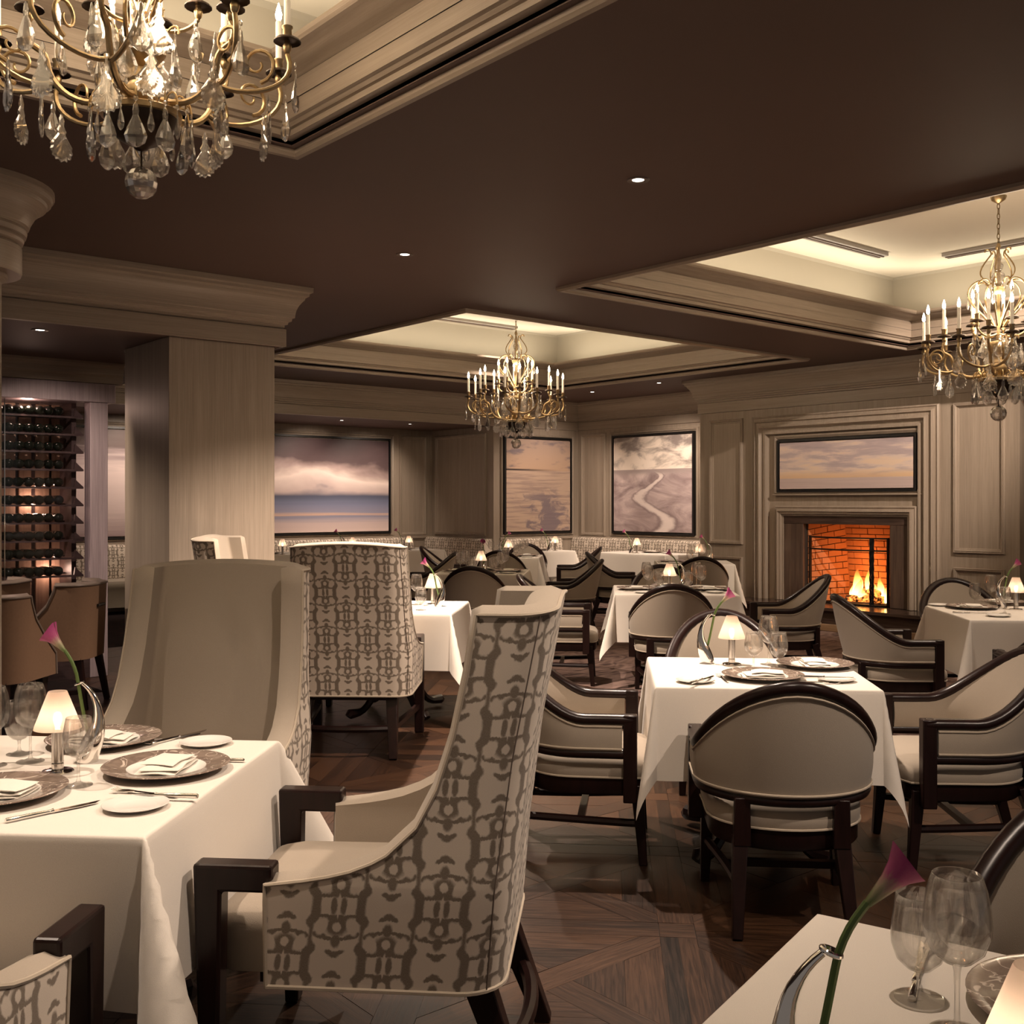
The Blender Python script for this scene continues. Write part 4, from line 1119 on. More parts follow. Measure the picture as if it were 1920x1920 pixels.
def build_vase():
    t = thing('bud_vase', '', 'vase')
    pts = bez((0.0, 0, 0.0), (0.004, 0, 0.05), (0.044, 0, 0.085), (0.030, 0, 0.155), 10) + bez((0.030, 0, 0.155), (0.024, 0, 0.185), (0.008, 0, 0.207), (-0.012, 0, 0.222), 6)[1:]
    rs = [0.030, 0.0305, 0.0305, 0.030, 0.029, 0.027, 0.024, 0.0205, 0.017, 0.0138, 0.011, 0.0095, 0.0083, 0.007, 0.006, 0.0055, 0.005]
    body = obj('body', MB().tube(pts, rs, 16), 'chrome', t, angle=70)
    obj('ring', MB().tube([(-0.022 + 0.011 * math.cos(R(30 * k)), 0.011 * math.sin(R(30 * k)), 0.223 + 0.004 * math.cos(R(30 * k))) for k in range(12)], 0.0032, 8, closed=True), 'chrome', body)
    return t
PVS = Proto(build_vase)
def build_lily():
    t = thing('calla_lily', '', 'flower')
    pts = bez((0.012, 0, 0.05), (-0.01, 0, 0.12), (-0.020, 0, 0.20), (-0.030, 0, 0.25), 8) + bez((-0.030, 0, 0.25), (-0.040, 0, 0.285), (-0.052, 0, 0.30), (-0.064, 0, 0.318), 5)[1:]
    obj('stem', MB().tube(pts, 0.0052, 8), 'stem_green', t)
    # bloom: flared, rolled cone with a pointed lip; its mesh z runs along the bloom
    rows = []
    for k in range(10):
        s_ = k / 9
        r = interp(s_, [(0, 0.006), (0.25, 0.010), (0.55, 0.015), (0.8, 0.023), (1.0, 0.036)])
        row = []
        for j in range(17):
            th = 2 * math.pi * j / 16 * 0.98
            lip = 0.017 * s_ ** 3 * (0.5 + 0.5 * math.cos(th)) ** 2
            rr = r * (1 + 0.12 * s_ * math.sin(th * 2))
            row.append((rr * math.cos(th) + lip * 0.35, rr * math.sin(th), 0.080 * s_ + lip))
        rows.append(row)
    o = obj('bloom', MB().grid(rows), 'lily_bloom', t, angle=180)
    o.scale = (0.8, 0.8, 0.85); o.location = (-0.063, 0, 0.315); o.rotation_euler = (0, R(-42), 0)
    return t
PLY = Proto(build_lily)
def glass_builder(rb, hb, hs, rf, rim):
    def build():
        t = thing('wine_glass', '', 'glass')
        z0 = hs
        prof = [(0.004, z0), (rb * 0.45, z0 + hb * 0.05), (rb * 0.80, z0 + hb * 0.17), (rb * 0.98, z0 + hb * 0.36), (rb, z0 + hb * 0.48), (rb * 0.95, z0 + hb * 0.68), (rb * 0.87, z0 + hb * 0.85), (rim, z0 + hb)]
        inn_ = [(max(0.0006, r - 0.0014), z + 0.0018) for r, z in reversed(prof)]
        obj('bowl', MB().lathe(prof + inn_, 28), 'stemware', t, angle=180)
        obj('stem', MB().lathe([(0.0075, 0.008), (0.0042, 0.02), (0.0036, hs * 0.55), (0.0045, hs * 0.9), (0.007, hs + 0.002)], 12), 'stemware', t, angle=180)
        obj('foot', MB().lathe([(0.0005, 0.0), (rf, 0.0), (rf, 0.0016), (rf * 0.5, 0.004), (0.0075, 0.010)], 28), 'stemware', t, angle=60)
        return t
    return build
PG_BIG = Proto(glass_builder(0.046, 0.125, 0.095, 0.038, 0.034))
PG_MED = Proto(glass_builder(0.040, 0.105, 0.072, 0.036, 0.032))
PG_WTR = Proto(glass_builder(0.041, 0.115, 0.040, 0.036, 0.034))
def build_charger():
    t = thing('charger_plate', '', 'plate')
    obj('rim', MB().lathe([(0.105, 0.011), (0.108, 0.0125), (0.150, 0.019), (0.168, 0.0225), (0.1705, 0.0215), (0.168, 0.0195), (0.150, 0.015), (0.115, 0.006), (0.105, 0.004)], 48), 'marble_rim', t, angle=50)
    obj('well', MB().lathe([(0.0005, 0.006), (0.085, 0.006), (0.098, 0.009), (0.1055, 0.0125), (0.1055, 0.004), (0.098, 0.0), (0.0005, 0.0)], 40), 'porcelain', t, angle=50)
    return t
PCG = Proto(build_charger)
def build_bread():
    t = thing('bread_plate', '', 'plate')
    obj('rim', MB().lathe([(0.052, 0.006), (0.070, 0.011), (0.0775, 0.0125), (0.0785, 0.0115), (0.070, 0.008), (0.05, 0.001)], 40), 'porcelain', t, angle=50)
    obj('well', MB().lathe([(0.0005, 0.0045), (0.048, 0.0045), (0.053, 0.0065), (0.05, 0.0005), (0.0005, 0.0)], 32), 'porcelain', t, angle=50)
    return t
PBR = Proto(build_bread)
def build_napkin():
    t = thing('folded_napkin', '', 'napkin')
    def sheet(w, l, z, th, rot, ox, oy, ph, bend):
        rows_t, rows_b = [], []
        cr_, sr_ = math.cos(R(rot)), math.sin(R(rot))
        for i in range(9):
            y = lerp(-l, l, i / 8); rt, rb = [], []
            for j in range(13):
                x = lerp(-w, w, j / 12)
                zz = z + 0.0025 * math.sin(x * 60 + ph) * math.cos(y * 45 + ph) + bend * (1 - (x / w) ** 2)
                e = th * (1 - 0.75 * abs(lerp(-1, 1, j / 12)) ** 6) * (1 - 0.6 * abs(lerp(-1, 1, i / 8)) ** 6)
                X, Y = x * cr_ - y * sr_ + ox, x * sr_ + y * cr_ + oy
                rt.append((X, Y, zz + e)); rb.append((X, Y, zz - e))
            rows_t.append(rt); rows_b.append(rb)
        m = MB().grid(rows_t).grid(rows_b, flip=True)
        m.grid([rows_t[0], rows_b[0]]).grid([rows_t[-1], rows_b[-1]]).grid([[r[0] for r in rows_t], [r[0] for r in rows_b]]).grid([[r[-1] for r in rows_t], [r[-1] for r in rows_b]])
        return m
    obj('lower_fold', sheet(0.088, 0.056, 0.0055, 0.0042, 0, 0, 0, 0.3, 0.0), 'napkin', t, angle=80)
    obj('middle_fold', sheet(0.084, 0.052, 0.0132, 0.0036, 4, 0.006, -0.004, 1.7, 0.001), 'napkin', t, angle=80)
    obj('upper_fold', sheet(0.066, 0.048, 0.0205, 0.0034, -5, 0.020, 0.003, 3.1, 0.003), 'napkin', t, angle=80)
    return t
PNP = Proto(build_napkin)
def build_knife():
    t = thing('table_knife', '', 'knife')
    obj('handle', MB().tube([(0, -0.115, 0.005), (0, -0.112, 0.005), (0, -0.05, 0.005), (0, -0.012, 0.005), (0, -0.004, 0.005)], [0.0055, 0.0065, 0.0055, 0.0045, 0.0065], 10), 'chrome', t)
    obj('blade', MB().add([(-0.0055, -0.004, 0.004), (0.0065, -0.004, 0.004), (0.0095, 0.06, 0.004), (0.006, 0.098, 0.004), (-0.005, 0.115, 0.004), (-0.0055, -0.004, 0.006), (0.0065, -0.004, 0.005), (0.0095, 0.06, 0.0045), (0.006, 0.098, 0.0045), (-0.005, 0.115, 0.006)],
                          [(4, 3, 2, 1, 0), (5, 6, 7, 8, 9)] + [(k, (k + 1) % 5, (k + 1) % 5 + 5, k + 5) for k in range(5)]), 'chrome', t, smooth=False)
    return t
PKN = Proto(build_knife)
def build_fork():
    t = thing('table_fork', '', 'fork')
    obj('handle', MB().tube([(0, -0.10, 0.0045), (0, -0.09, 0.0045), (0, -0.02, 0.005), (0, 0.03, 0.006)], [0.0045, 0.006, 0.004, 0.003], 8, sq=0.6), 'chrome', t)
    m = MB().hexa([(-0.004, 0.026, 0.005), (0.004, 0.026, 0.005), (0.0115, 0.052, 0.0035), (-0.0115, 0.052, 0.0035), (-0.004, 0.026, 0.007), (0.004, 0.026, 0.007), (0.0115, 0.052, 0.0055), (-0.0115, 0.052, 0.0055)])
    for k in range(4):
        x = -0.0096 + 0.0064 * k
        m.tube([(x, 0.05, 0.0045), (x, 0.075, 0.0035), (x, 0.095, 0.0075)], [0.0019, 0.0016, 0.0008], 5)
    obj('tines', m, 'chrome', t)
    return t
PFK = Proto(build_fork)
# ------------------------------------------------------------------ chandelier
def build_chandelier():
    t = thing('chandelier', '', 'chandelier')
    def pol(r, a, z): return (r * math.cos(a), r * math.sin(a), z)
    def drop_mesh(h, w, seg=8, flat=0.42):
        return MB().lathe([(0.0008, 0), (w * 0.20, -h * 0.06), (w * 0.30, -h * 0.20), (w * 0.24, -h * 0.30), (w * 0.72, -h * 0.55), (w, -h * 0.74), (w * 0.80, -h * 0.90), (w * 0.3, -h * 0.985), (0.0008, -h)], seg, sy=flat)
    def plate_mesh(h, w):      # broad scalloped plate with a thin neck
        out = []
        for k in range(25):
            th = math.pi * k / 24
            sc_ = 1 + 0.07 * math.cos(k * math.pi / 1.5)
            out.append((w * math.sin(th) * sc_, -h * 0.66 - h * 0.34 * -math.cos(th) * 0 - h * 0.34 * (1 - math.cos(th)) / 2 * 0 + 0))
        pts = [(0.004, 0.0), (0.012, -h * 0.10), (0.006, -h * 0.20), (0.022, -h * 0.34), (0.016, -h * 0.40), (w * 0.72, -h * 0.56), (w * 0.98, -h * 0.66), (w * 0.90, -h * 0.71), (w, -h * 0.78), (w * 0.84, -h * 0.83), (w * 0.82, -h * 0.90), (w * 0.58, -h * 0.91), (w * 0.50, -h * 0.97), (w * 0.26, -h * 0.95), (0.0, -h)]
        ol = [(x, z) for x, z in pts] + [(-x, z) for x, z in reversed(pts[:-1])]
        m = MB(); n = len(ol); c = (0, -h * 0.6)
        for (sgn) in (1, -1):
            rim = [(x, sgn * 0.0015, z) for x, z in ol]
            inn_ = [(c[0] + (x - c[0]) * 0.80, sgn * 0.0055, c[1] + (z - c[1]) * 0.86) for x, z in ol]
            cen = (0, sgn * 0.0065, c[1])
            m.add(rim + inn_ + [cen], [(k, (k + 1) % n, n + (k + 1) % n, n + k) for k in range(n)] + [(n + k, n + (k + 1) % n, 2 * n) for k in range(n)])
        return m
    me_drop = obj('crystal_drop', drop_mesh(0.165, 0.040, 8, 0.36), 'crystal', t, smooth=False)
    me_small = obj('crystal_prism', drop_mesh(0.105, 0.014, 6, 0.7), 'crystal', t, smooth=False)
    me_plate = obj('crystal_plate', plate_mesh(0.190, 0.052), 'crystal', t, smooth=False)
    me_bead = obj('crystal_bead', MB().lathe([(0.0008, 0.011), (0.009, 0.005), (0.009, -0.005), (0.0008, -0.011)], 8, sy=0.5), 'crystal', t, smooth=False)
    first = {k: True for k in ('d', 's', 'p', 'b')}
    src = {'d': me_drop, 's': me_small, 'p': me_plate, 'b': me_bead}
    def hang(kind, r, a, z, spin=None):
        o = src[kind]
        if first[kind]: first[kind] = False
        else:
            o = o.copy(); C.objects.link(o); o.parent = t
        o.location = pol(r, a, z); o.rotation_euler = (0, 0, (a + math.pi / 2) if spin is None else spin)
    # axis: ball, basket, urn, upper glass stem
    ico = MB()
    n1, n2 = 14, 8
    ico.lathe([(max(0.0008, 0.060 * math.sin(math.pi * k / n2)), 0.060 * math.cos(math.pi * k / n2)) for k in range(n2 + 1)], n1)
    obj('crystal_ball', ico, 'crystal', t, smooth=False)
    obj('ball_link', MB().tube([(0, 0, 0.05), (0, 0, 0.15)], 0.004, 6), 'bronze_dark', t)
    obj('basket_bowl', MB().lathe([(0.006, 0.118), (0.022, 0.124), (0.030, 0.135), (0.055, 0.145), (0.085, 0.162), (0.115, 0.19), (0.130, 0.225), (0.135, 0.245)], 28), 'bronze_dark', t, angle=50)
    obj('basket_ring', MB().lathe([(0.132, 0.240), (0.146, 0.243), (0.148, 0.262), (0.140, 0.268), (0.120, 0.270), (0.06, 0.285), (0.04, 0.29)], 28), 'brass', t, angle=40)
    obj('urn', MB().lathe([(0.035, 0.285), (0.058, 0.315), (0.062, 0.345), (0.045, 0.372), (0.050, 0.385), (0.040, 0.40), (0.034, 0.425), (0.060, 0.45), (0.088, 0.485), (0.096, 0.525), (0.088, 0.54), (0.04, 0.548)], 24), 'brass', t, angle=50)
    obj('stem_rod', MB().lathe([(0.012, 0.54), (0.018, 0.60), (0.012, 0.62), (0.012, 0.90), (0.03, 0.905), (0.045, 0.935), (0.05, 0.955), (0.015, 0.965), (0.010, 1.25), (0.018, 1.262), (0.012, 1.285), (0.0008, 1.29)], 16), 'brass', t, angle=50)
    obj('glass_stem', MB().lathe([(0.016, 0.965), (0.045, 0.99), (0.052, 1.025), (0.040, 1.06), (0.018, 1.075), (0.030, 1.095), (0.036, 1.12), (0.022, 1.145), (0.016, 1.155), (0.025, 1.175), (0.020, 1.20), (0.012, 1.215)], 14), 'crystal', t, angle=20)
    NA = 5
    def candle_set(r, a, z, arm):
        if not hasattr(candle_set, 'o'):
            c1 = obj('drip_pan', MB().lathe([(0.008, 0.0), (0.02, 0.004), (0.040, 0.004), (0.052, -0.004), (0.050, 0.002), (0.040, 0.010), (0.018, 0.010)], 14), 'bronze_dark', t, angle=50)
            c2 = obj('candle_cup', MB().lathe([(0.006, -0.05), (0.013, -0.04), (0.017, -0.02), (0.010, -0.004), (0.014, 0.01), (0.018, 0.02), (0.0165, 0.045), (0.021, 0.05), (0.021, 0.055)], 14), 'brass', t, angle=50)
            c3 = obj('candle', MB().lathe([(0.0125, 0.045), (0.0125, 0.205), (0.009, 0.212), (0.0008, 0.212)], 12), 'candle_wax', t, angle=60)
            c4 = obj('bulb', MB().lathe([(0.005, 0.210), (0.012, 0.222), (0.0135, 0.238), (0.008, 0.262), (0.0008, 0.284)], 8), 'bulb', t)
            candle_set.o = (c1, c2, c3, c4)
            os_ = candle_set.o
        else:
            os_ = []
            for o in candle_set.o:
                c = o.copy(); C.objects.link(c); os_.append(c)
        for o in os_: o.location = pol(r, a, z); o.parent = arm
    for k in range(NA):
        a = 2 * math.pi * k / NA
        prof = bez((0.09, 0.30), (0.20, 0.255), (0.27, 0.29), (0.31, 0.355), 8) + bez((0.31, 0.355), (0.335, 0.40), (0.315, 0.44), (0.365, 0.462), 6)[1:] + bez((0.365, 0.462), (0.40, 0.475), (0.405, 0.52), (0.385, 0.55), 5)[1:]
        arm = obj('arm', MB().tube([pol(r, a, z) for r, z in prof], [0.0125] * 9 + [0.012] * 6 + [0.010] * 5, 8), 'brass', t)
        candle_set(0.385, a, 0.60, arm)
        for sg in (-1, 1):
            b = a + sg * R(19)
            p0, p3 = Vector(pol(0.30, a, 0.345)), Vector(pol(0.545, b, 0.485))
            p1 = Vector(pol(0.40, a + sg * R(5), 0.27)); p2 = Vector(pol(0.60, b + sg * R(2), 0.35))
            bra = obj('branch', MB().tube(bez(p0, p1, p2, p3, 12), 0.0095, 8), 'brass', t)
            # C-scroll
            c0 = Vector(pol(0.445, lerp(a, b, 0.7), 0.43)); rad = Vector(pol(1, lerp(a, b, 0.7), 0))
            sp = [tuple(c0 + rad * (q * math.cos(th)) + Vector((0, 0, q * math.sin(th)))) for th, q in [(R(-80 + 22 * i), 0.072 - 0.0028 * i) for i in range(22)]]
            obj('scroll', MB().tube(sp, [0.0085 - 0.0002 * i for i in range(22)], 6), 'brass', bra)
            candle_set(0.545, b, 0.535, bra)
            hang('b', 0.575, b, 0.445); hang('d', 0.575, b, 0.43)
            hang('p', 0.47, lerp(a, b, 1.2), 0.345)
        hang('b', 0.345, a, 0.335); hang('p', 0.345, a, 0.325)
        hang('d', 0.285, a + R(12), 0.555); hang('d', 0.285, a - R(12), 0.555)
        # inner candles, raised
        c = a + math.pi / NA
        prof = bez((0.02, 0.60), (0.10, 0.56), (0.17, 0.585), (0.205, 0.64), 8)
        ina = obj('inner_arm', MB().tube([pol(r, c, z) for r, z in prof], 0.008, 8), 'brass', t)
        candle_set(0.205, c, 0.69, ina)
        hang('p', 0.205, c, 0.60); hang('d', 0.12, c, 0.60); hang('d', 0.15, a, 0.50)
        # crown scrolls
        for ph, s1 in ((0.0, 1), (math.pi / NA, 1)):
            d = a + ph
            low_ = bez((0.045, 0.66), (0.12, 0.78), (0.25, 0.86), (0.205, 0.955), 8) + bez((0.205, 0.955), (0.17, 1.02), (0.09, 1.03), (0.085, 0.975), 7)[1:]
            obj('crown_scroll', MB().tube([pol(r, d, z) for r, z in low_], 0.0065, 6), 'brass', t)
            hang('b', 0.215, d, 0.915); hang('s', 0.215, d, 0.90)
        up_ = bez((0.10, 1.02), (0.165, 1.07), (0.10, 1.14), (0.052, 1.205), 8) + bez((0.052, 1.205), (0.045, 1.25), (0.10, 1.262), (0.095, 1.225), 7)[1:]
        obj('crown_scroll', MB().tube([pol(r, a, z) for r, z in up_], 0.0055, 6), 'brass', t)
        obj('urn_leaf', MB().tube([pol(r, a + 0.3, z) for r, z in bez((0.085, 0.53), (0.10, 0.60), (0.15, 0.60), (0.14, 0.555), 8)], 0.005, 6), 'brass', t)
    for k in range(22):
        a = 2 * math.pi * k / 22
        obj('hook', MB().tube([pol(r, a, z) for r, z in bez((0.125, 0.268), (0.13, 0.33), (0.185, 0.33), (0.182, 0.262), 8)], 0.004, 5), 'brass', t)
        hang('b', 0.183, a, 0.252)
        hang('s' if k % 2 else 'd', 0.183, a, 0.24)
    return t
PCD = Proto(build_chandelier)
def chandelier(xy, zb, rz, label, power, sc_=1.0):
    o = PCD.place((xy[0], xy[1], zb), rz, label, 'chandelier', scale=sc_)
    z = 1.285
    k = 0
    link = None
    while zb + z * sc_ < 3.99:
        top = min(z + 0.046, (4.0 - zb) / sc_)
        ax = (1, 0) if k % 2 else (0, 1)
        if link is None or top - z < 0.045:
            m = MB().tube([(0.010 * math.cos(R(30 * q)), 0, 0.019 + 0.024 * math.sin(R(30 * q))) for q in range(12)], 0.003, 6, closed=True)
            c = obj('chain_link', m, 'brass', o); link = c
        else:
            c = link.copy(); C.objects.link(c); c.parent = o
        c.location = (0, 0, z); c.rotation_euler = (0, 0, R(90) if k % 2 else 0)
        z += 0.038; k += 1
    obj('ceiling_rose', MB().lathe([(0.012, (3.955 - zb) / sc_), (0.05, (3.975 - zb) / sc_), (0.06, (4.0 - zb) / sc_)], 20), 'brass', o)
    point('chandelier_glow', (0, 0, 0.80), power, (1.0, 0.75, 0.52), 0.30, o)
CH1, CH2, CH3 = W(-1.222, 3.55), (8.07, 3.894), (7.97, 9.45)
chandelier(CH1, 2.553, R(14), 'brass and crystal chandelier hanging above the tall wing chairs', 30, 0.88)
chandelier(CH2, 2.175, R(52), 'brass and crystal chandelier hanging before the fireplace panels', 50)
chandelier(CH3, 2.175, R(20), 'brass and crystal chandelier hanging before the beach painting', 50)

# ------------------------------------------------------------------ wine wall
wc = thing('wine_cabinet', 'tall glass-fronted wine rack with dark shelves and warm lit back', 'wine cabinet', (2.4, WY, 0))
def wobj(name, x0, x1, y0, y1, z0, z1, mat, **kw):
    return obj(name, MB().box(x0 - 2.4, x1 - 2.4, y0 - WY, y1 - WY, z0, z1), mat, wc, **kw)
wobj('header', 0.6, 3.36, WY - 0.03, WY + 0.50, 2.36, 2.52, 'purple_wood', bevel=0.004)
wobj('post', 3.15, 3.30, WY - 0.01, WY + 0.14, 0.0, 2.36, 'purple_wood', bevel=0.004)
wobj('side_wall', 3.06, 3.10, WY + 0.20, WY + 0.55, 0.0, 2.36, 'shelf_wood', smooth=False)
wobj('plinth', 0.6, 3.15, WY, WY + 0.5, 0.0, 0.42, 'shelf_wood', smooth=False)
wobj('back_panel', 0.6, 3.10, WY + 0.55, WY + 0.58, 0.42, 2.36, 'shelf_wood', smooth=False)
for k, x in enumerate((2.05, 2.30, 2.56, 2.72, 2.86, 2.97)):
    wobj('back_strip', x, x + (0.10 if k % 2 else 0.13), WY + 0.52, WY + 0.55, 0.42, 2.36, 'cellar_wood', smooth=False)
ROWZ = [2.284 - 0.1512 * k for k in range(10)]
for z in ROWZ:
    shf = wobj('shelf', 0.6, 3.13, WY + 0.10, WY + 0.16, z - 0.062, z - 0.046, 'shelf_wood', smooth=False)
    wobj('shelf', 0.6, 3.06, WY + 0.38, WY + 0.42, z - 0.050, z - 0.036, 'shelf_wood', smooth=False)
    br = MB().add([(3.05 - 2.4, 0.10, z - 0.048), (3.13 - 2.4, 0.10, z - 0.048), (3.06 - 2.4, 0.10, z + 0.02), (3.05 - 2.4, 0.12, z - 0.048), (3.13 - 2.4, 0.12, z - 0.048), (3.06 - 2.4, 0.12, z + 0.02)],
                  [(0, 1, 2), (5, 4, 3), (0, 3, 4, 1), (1, 4, 5, 2), (2, 5, 3, 0)])
    obj('bracket', br, 'shelf_wood', shf, smooth=False)
wobj('glass_pane', 2.48, 3.15, WY + 0.04, WY + 0.048, 0.42, 2.36, 'pane_glass', smooth=False)
wobj('glass_pane', 0.6, 2.474, WY + 0.04, WY + 0.048, 0.42, 2.36, 'pane_glass', smooth=False)
wobj('pane_edge', 2.474, 2.48, WY + 0.036, WY + 0.052, 0.42, 2.36, 'chrome', smooth=False)
point('cabinet_light', (2.66 - 2.4, 0.066, 2.34), 4, (1.0, 0.66, 0.5), 0.05, wc)
point('cabinet_light', (2.80 - 2.4, 0.46, 1.5), 1.6, (1.0, 0.66, 0.5), 0.05, wc)
point('cabinet_light', (2.95 - 2.4, 0.46, 0.9), 1.6, (1.0, 0.66, 0.5), 0.05, wc)
def build_bottle():
    t = thing('wine_bottle', '', 'bottle')
    prof = [(0.0008, -0.016), (0.012, -0.0145), (0.024, -0.009), (0.033, -0.001), (0.0375, 0.008), (0.0392, 0.018), (0.0392, 0.19), (0.034, 0.215), (0.018, 0.245), (0.0145, 0.26)]
    m = MB().lathe(prof, 20); m.v = [(x, z, y) for x, y, z in m.v]
    obj('body', m, 'bottle_glass', t, angle=60)
    m = MB().lathe([(0.0145, 0.255), (0.015, 0.26), (0.015, 0.30), (0.0008, 0.30)], 12); m.v = [(x, z, y) for x, y, z in m.v]
    obj('capsule', m, 'leather_dark', t, angle=60)
    return t
PBT = Proto(build_bottle)
SHELF = ['topmost', 'second', 'third', 'fourth', 'fifth', 'sixth', 'seventh', 'eighth', 'ninth', 'lowest']
for z, nm in zip(ROWZ, SHELF):
    for k in range(8):
        PBT.place((2.925 - 0.0795 * k + random.uniform(-0.0004, 0.0004), WY + 0.09 + random.uniform(-0.008, 0.008), z - 0.0075), 0, 'dark wine bottle lying base outward on the ' + nm + ' shelf of the wine rack', 'bottle', 'bottles on the ' + nm + ' wine shelf')

# ------------------------------------------------------------------ banquettes
def banquette(label, segs):
    t = thing('banquette', label, 'banquette', (segs[0][0], segs[0][1], 0))
    ox, oy = segs[0][0], segs[0][1]
    for (x0, y0, x1, y1) in segs:          # wall line; seat lies to the right of travel
        L = math.hypot(x1 - x0, y1 - y0); dx, dy = (x1 - x0) / L, (y1 - y0) / L; nx, ny = dy, -dx
        def sec(prof, mat, name, uvz=False):
            n = max(2, int(L / 0.3)); rows, uvs = [], []
            for k in range(n + 1):
                s_ = L * k / n
                rows.append([(x0 + dx * s_ + nx * p - ox, y0 + dy * s_ + ny * p - oy, z) for p, z in prof])
                arc = 0.0; u = []
                for i, (p, z) in enumerate(prof):
                    if i: arc += math.hypot(p - prof[i - 1][0], z - prof[i - 1][1])
                    u.append((s_, arc))
                uvs.append(u)
            m = MB().grid(rows, uv=uvs)
            for e in (0, -1):
                o_ = len(m.v); m.v += rows[e]; m.f.append(tuple(range(o_, o_ + len(prof)))); m.uv.append(uvs[e])
            obj(name, m, mat, t, angle=50)
        sec([(0.0, 0.40), (0.17, 0.44), (0.185, 0.55), (0.17, 0.75), (0.155, 0.88), (0.135, 0.915), (0.10, 0.925), (0.0, 0.925)], 'ikat', 'backrest')
        sec([(0.05, 0.10), (0.45, 0.10), (0.46, 0.36), (0.48, 0.40), (0.46, 0.45), (0.15, 0.47), (0.05, 0.45)], 'linen', 'seat')
banquette('patterned banquette along the wall under the beach painting', [(AX + 0.16, PY - 0.005, BX - 0.50, PY - 0.005)])
banquette('patterned banquette along the wall under the river painting', [(BX - 0.005, PY - 0.01, BX - 0.005, FY1 + 0.02)])
banquette('patterned banquette lining the alcove below the storm painting', [(4.0, AY - 0.005, AX - 0.50, AY - 0.005)])
banquette('patterned banquette against the panelled end wall of the alcove', [(AX - 0.005, AY - 0.01, AX - 0.005, PY + 0.03)])
# ------------------------------------------------------------------ placing tables, chairs and settings
RZ45 = R(-45)
FRONT = 5.07           # chairs set square to the tables: their facing angles from the view direction
class Tab:
    def __init__(s, u, v, a, b, where, rz=None, xy=None, d=0.39, unique=None, fold=0.30):
        s.xy = xy or W(u, v); s.rz = RZ45 if rz is None else rz; s.a, s.b, s.where = a, b, where
        table(None, s.xy, s.rz, a, b, where, d, unique, fold)
    def loc(s, x, y, z=0.0):
        c_, s_ = math.cos(s.rz), math.sin(s.rz)
        return (s.xy[0] + x * c_ - y * s_, s.xy[1] + x * s_ + y * c_, ZT + 0.0005 + z)
def on(px, py, z=0.0):
    p = floor_at(px, py, ZT + z); return (p[0], p[1], ZT + 0.0005 + z)
def grp(kind, tab): return kind + ' on ' + tab.where
def put_lamp(tab, p): PLM.place(p, 0, 'small chrome lamp with glowing frosted shade on ' + tab.where, 'lamp')
def put_vase(tab, p, rz, lily=True, tall=0.88, lz=None):
    PVS.place(p, rz, 'curved chrome bud vase on ' + tab.where, 'vase')
    if lily: PLY.place(p, rz if lz is None else lz, 'single pink calla lily in the vase on ' + tab.where, 'flower', scale=(1, 1, tall))
GN = {'b': (PG_BIG, 'large clear wine glass', 'large wine glasses'), 'm': (PG_MED, 'medium clear wine glass', 'medium wine glasses'), 'w': (PG_WTR, 'short-stemmed clear water glass', 'water glasses')}
def put_glass(tab, kind, p, sfx=''):
    pr, nm, gp = GN[kind]; pr.place(p, 0, nm + ' on ' + tab.where + sfx, 'glass', grp(gp, tab))
def put_charger(tab, p, rz, sfx='', napkin=True):
    PCG.place(p, rz, 'marbled brown charger plate on ' + tab.where + sfx, 'plate', grp('charger plates', tab))
    if napkin: PNP.place((p[0], p[1], p[2] + 0.0065), rz, 'white folded napkin on ' + tab.where + sfx, 'napkin', grp('napkins', tab))
def put_bread(tab, p, sfx='', rz=0): PBR.place(p, rz, 'small white bread plate on ' + tab.where + sfx, 'plate', grp('bread plates', tab))
def put_knife(tab, p, rz, sfx=''): PKN.place(p, rz, 'silver table knife on ' + tab.where + sfx, 'knife', grp('knives', tab))
def put_fork(tab, p, rz, sfx=''): PFK.place(p, rz, 'silver fork on ' + tab.where + sfx, 'fork', grp('forks', tab))
def auto_set(tab, seats, names={}, glasses=('b', 'w'), lamp=(0.0, 0.02), vase=(0.11, 0.06), vrz=0.0, cut=True):
    put_lamp(tab, tab.loc(*lamp)); put_vase(tab, tab.loc(*vase), tab.rz + vrz)
    for ang in seats:      # local direction of the seat
        sfx = ', ' + names[ang] if ang in names else ''
        a = R(ang); dx, dy = math.cos(a), math.sin(a); half = (tab.a if abs(dx) > 0.5 else tab.b) / 2
        r = half - 0.185; tx, ty = -dy, dx
        put_charger(tab, tab.loc(dx * r, dy * r), tab.rz + a + R(90), sfx)
        put_bread(tab, tab.loc(dx * (r + 0.02) - tx * 0.26, dy * (r + 0.02) - ty * 0.26), sfx)
        if cut:
            put_fork(tab, tab.loc(dx * r - tx * 0.178, dy * r - ty * 0.178), tab.rz + a + R(90), sfx)
            put_knife(tab, tab.loc(dx * r + tx * 0.185, dy * r + ty * 0.185), tab.rz + a + R(90), sfx)
        rg = r - 0.235
        for k, gk in enumerate(glasses):
            if len(seats) >= 3:
                q = (0.215, 0.118)[k]
                put_glass(tab, gk, tab.loc(q * (dx + tx), q * (dy + ty)), sfx); continue
            q = 0.10 + 0.095 * k
            put_glass(tab, gk, tab.loc(dx * (rg + 0.03 * k) + tx * q, dy * (rg + 0.03 * k) + ty * q), sfx)

def chair(u, v, ang, label): PCH.place((*W(u, v), 0), face(ang), label, 'chair')
def wing(u, v, ang, label): PWG.place((*W(u, v), 0), face(ang), label, 'chair')

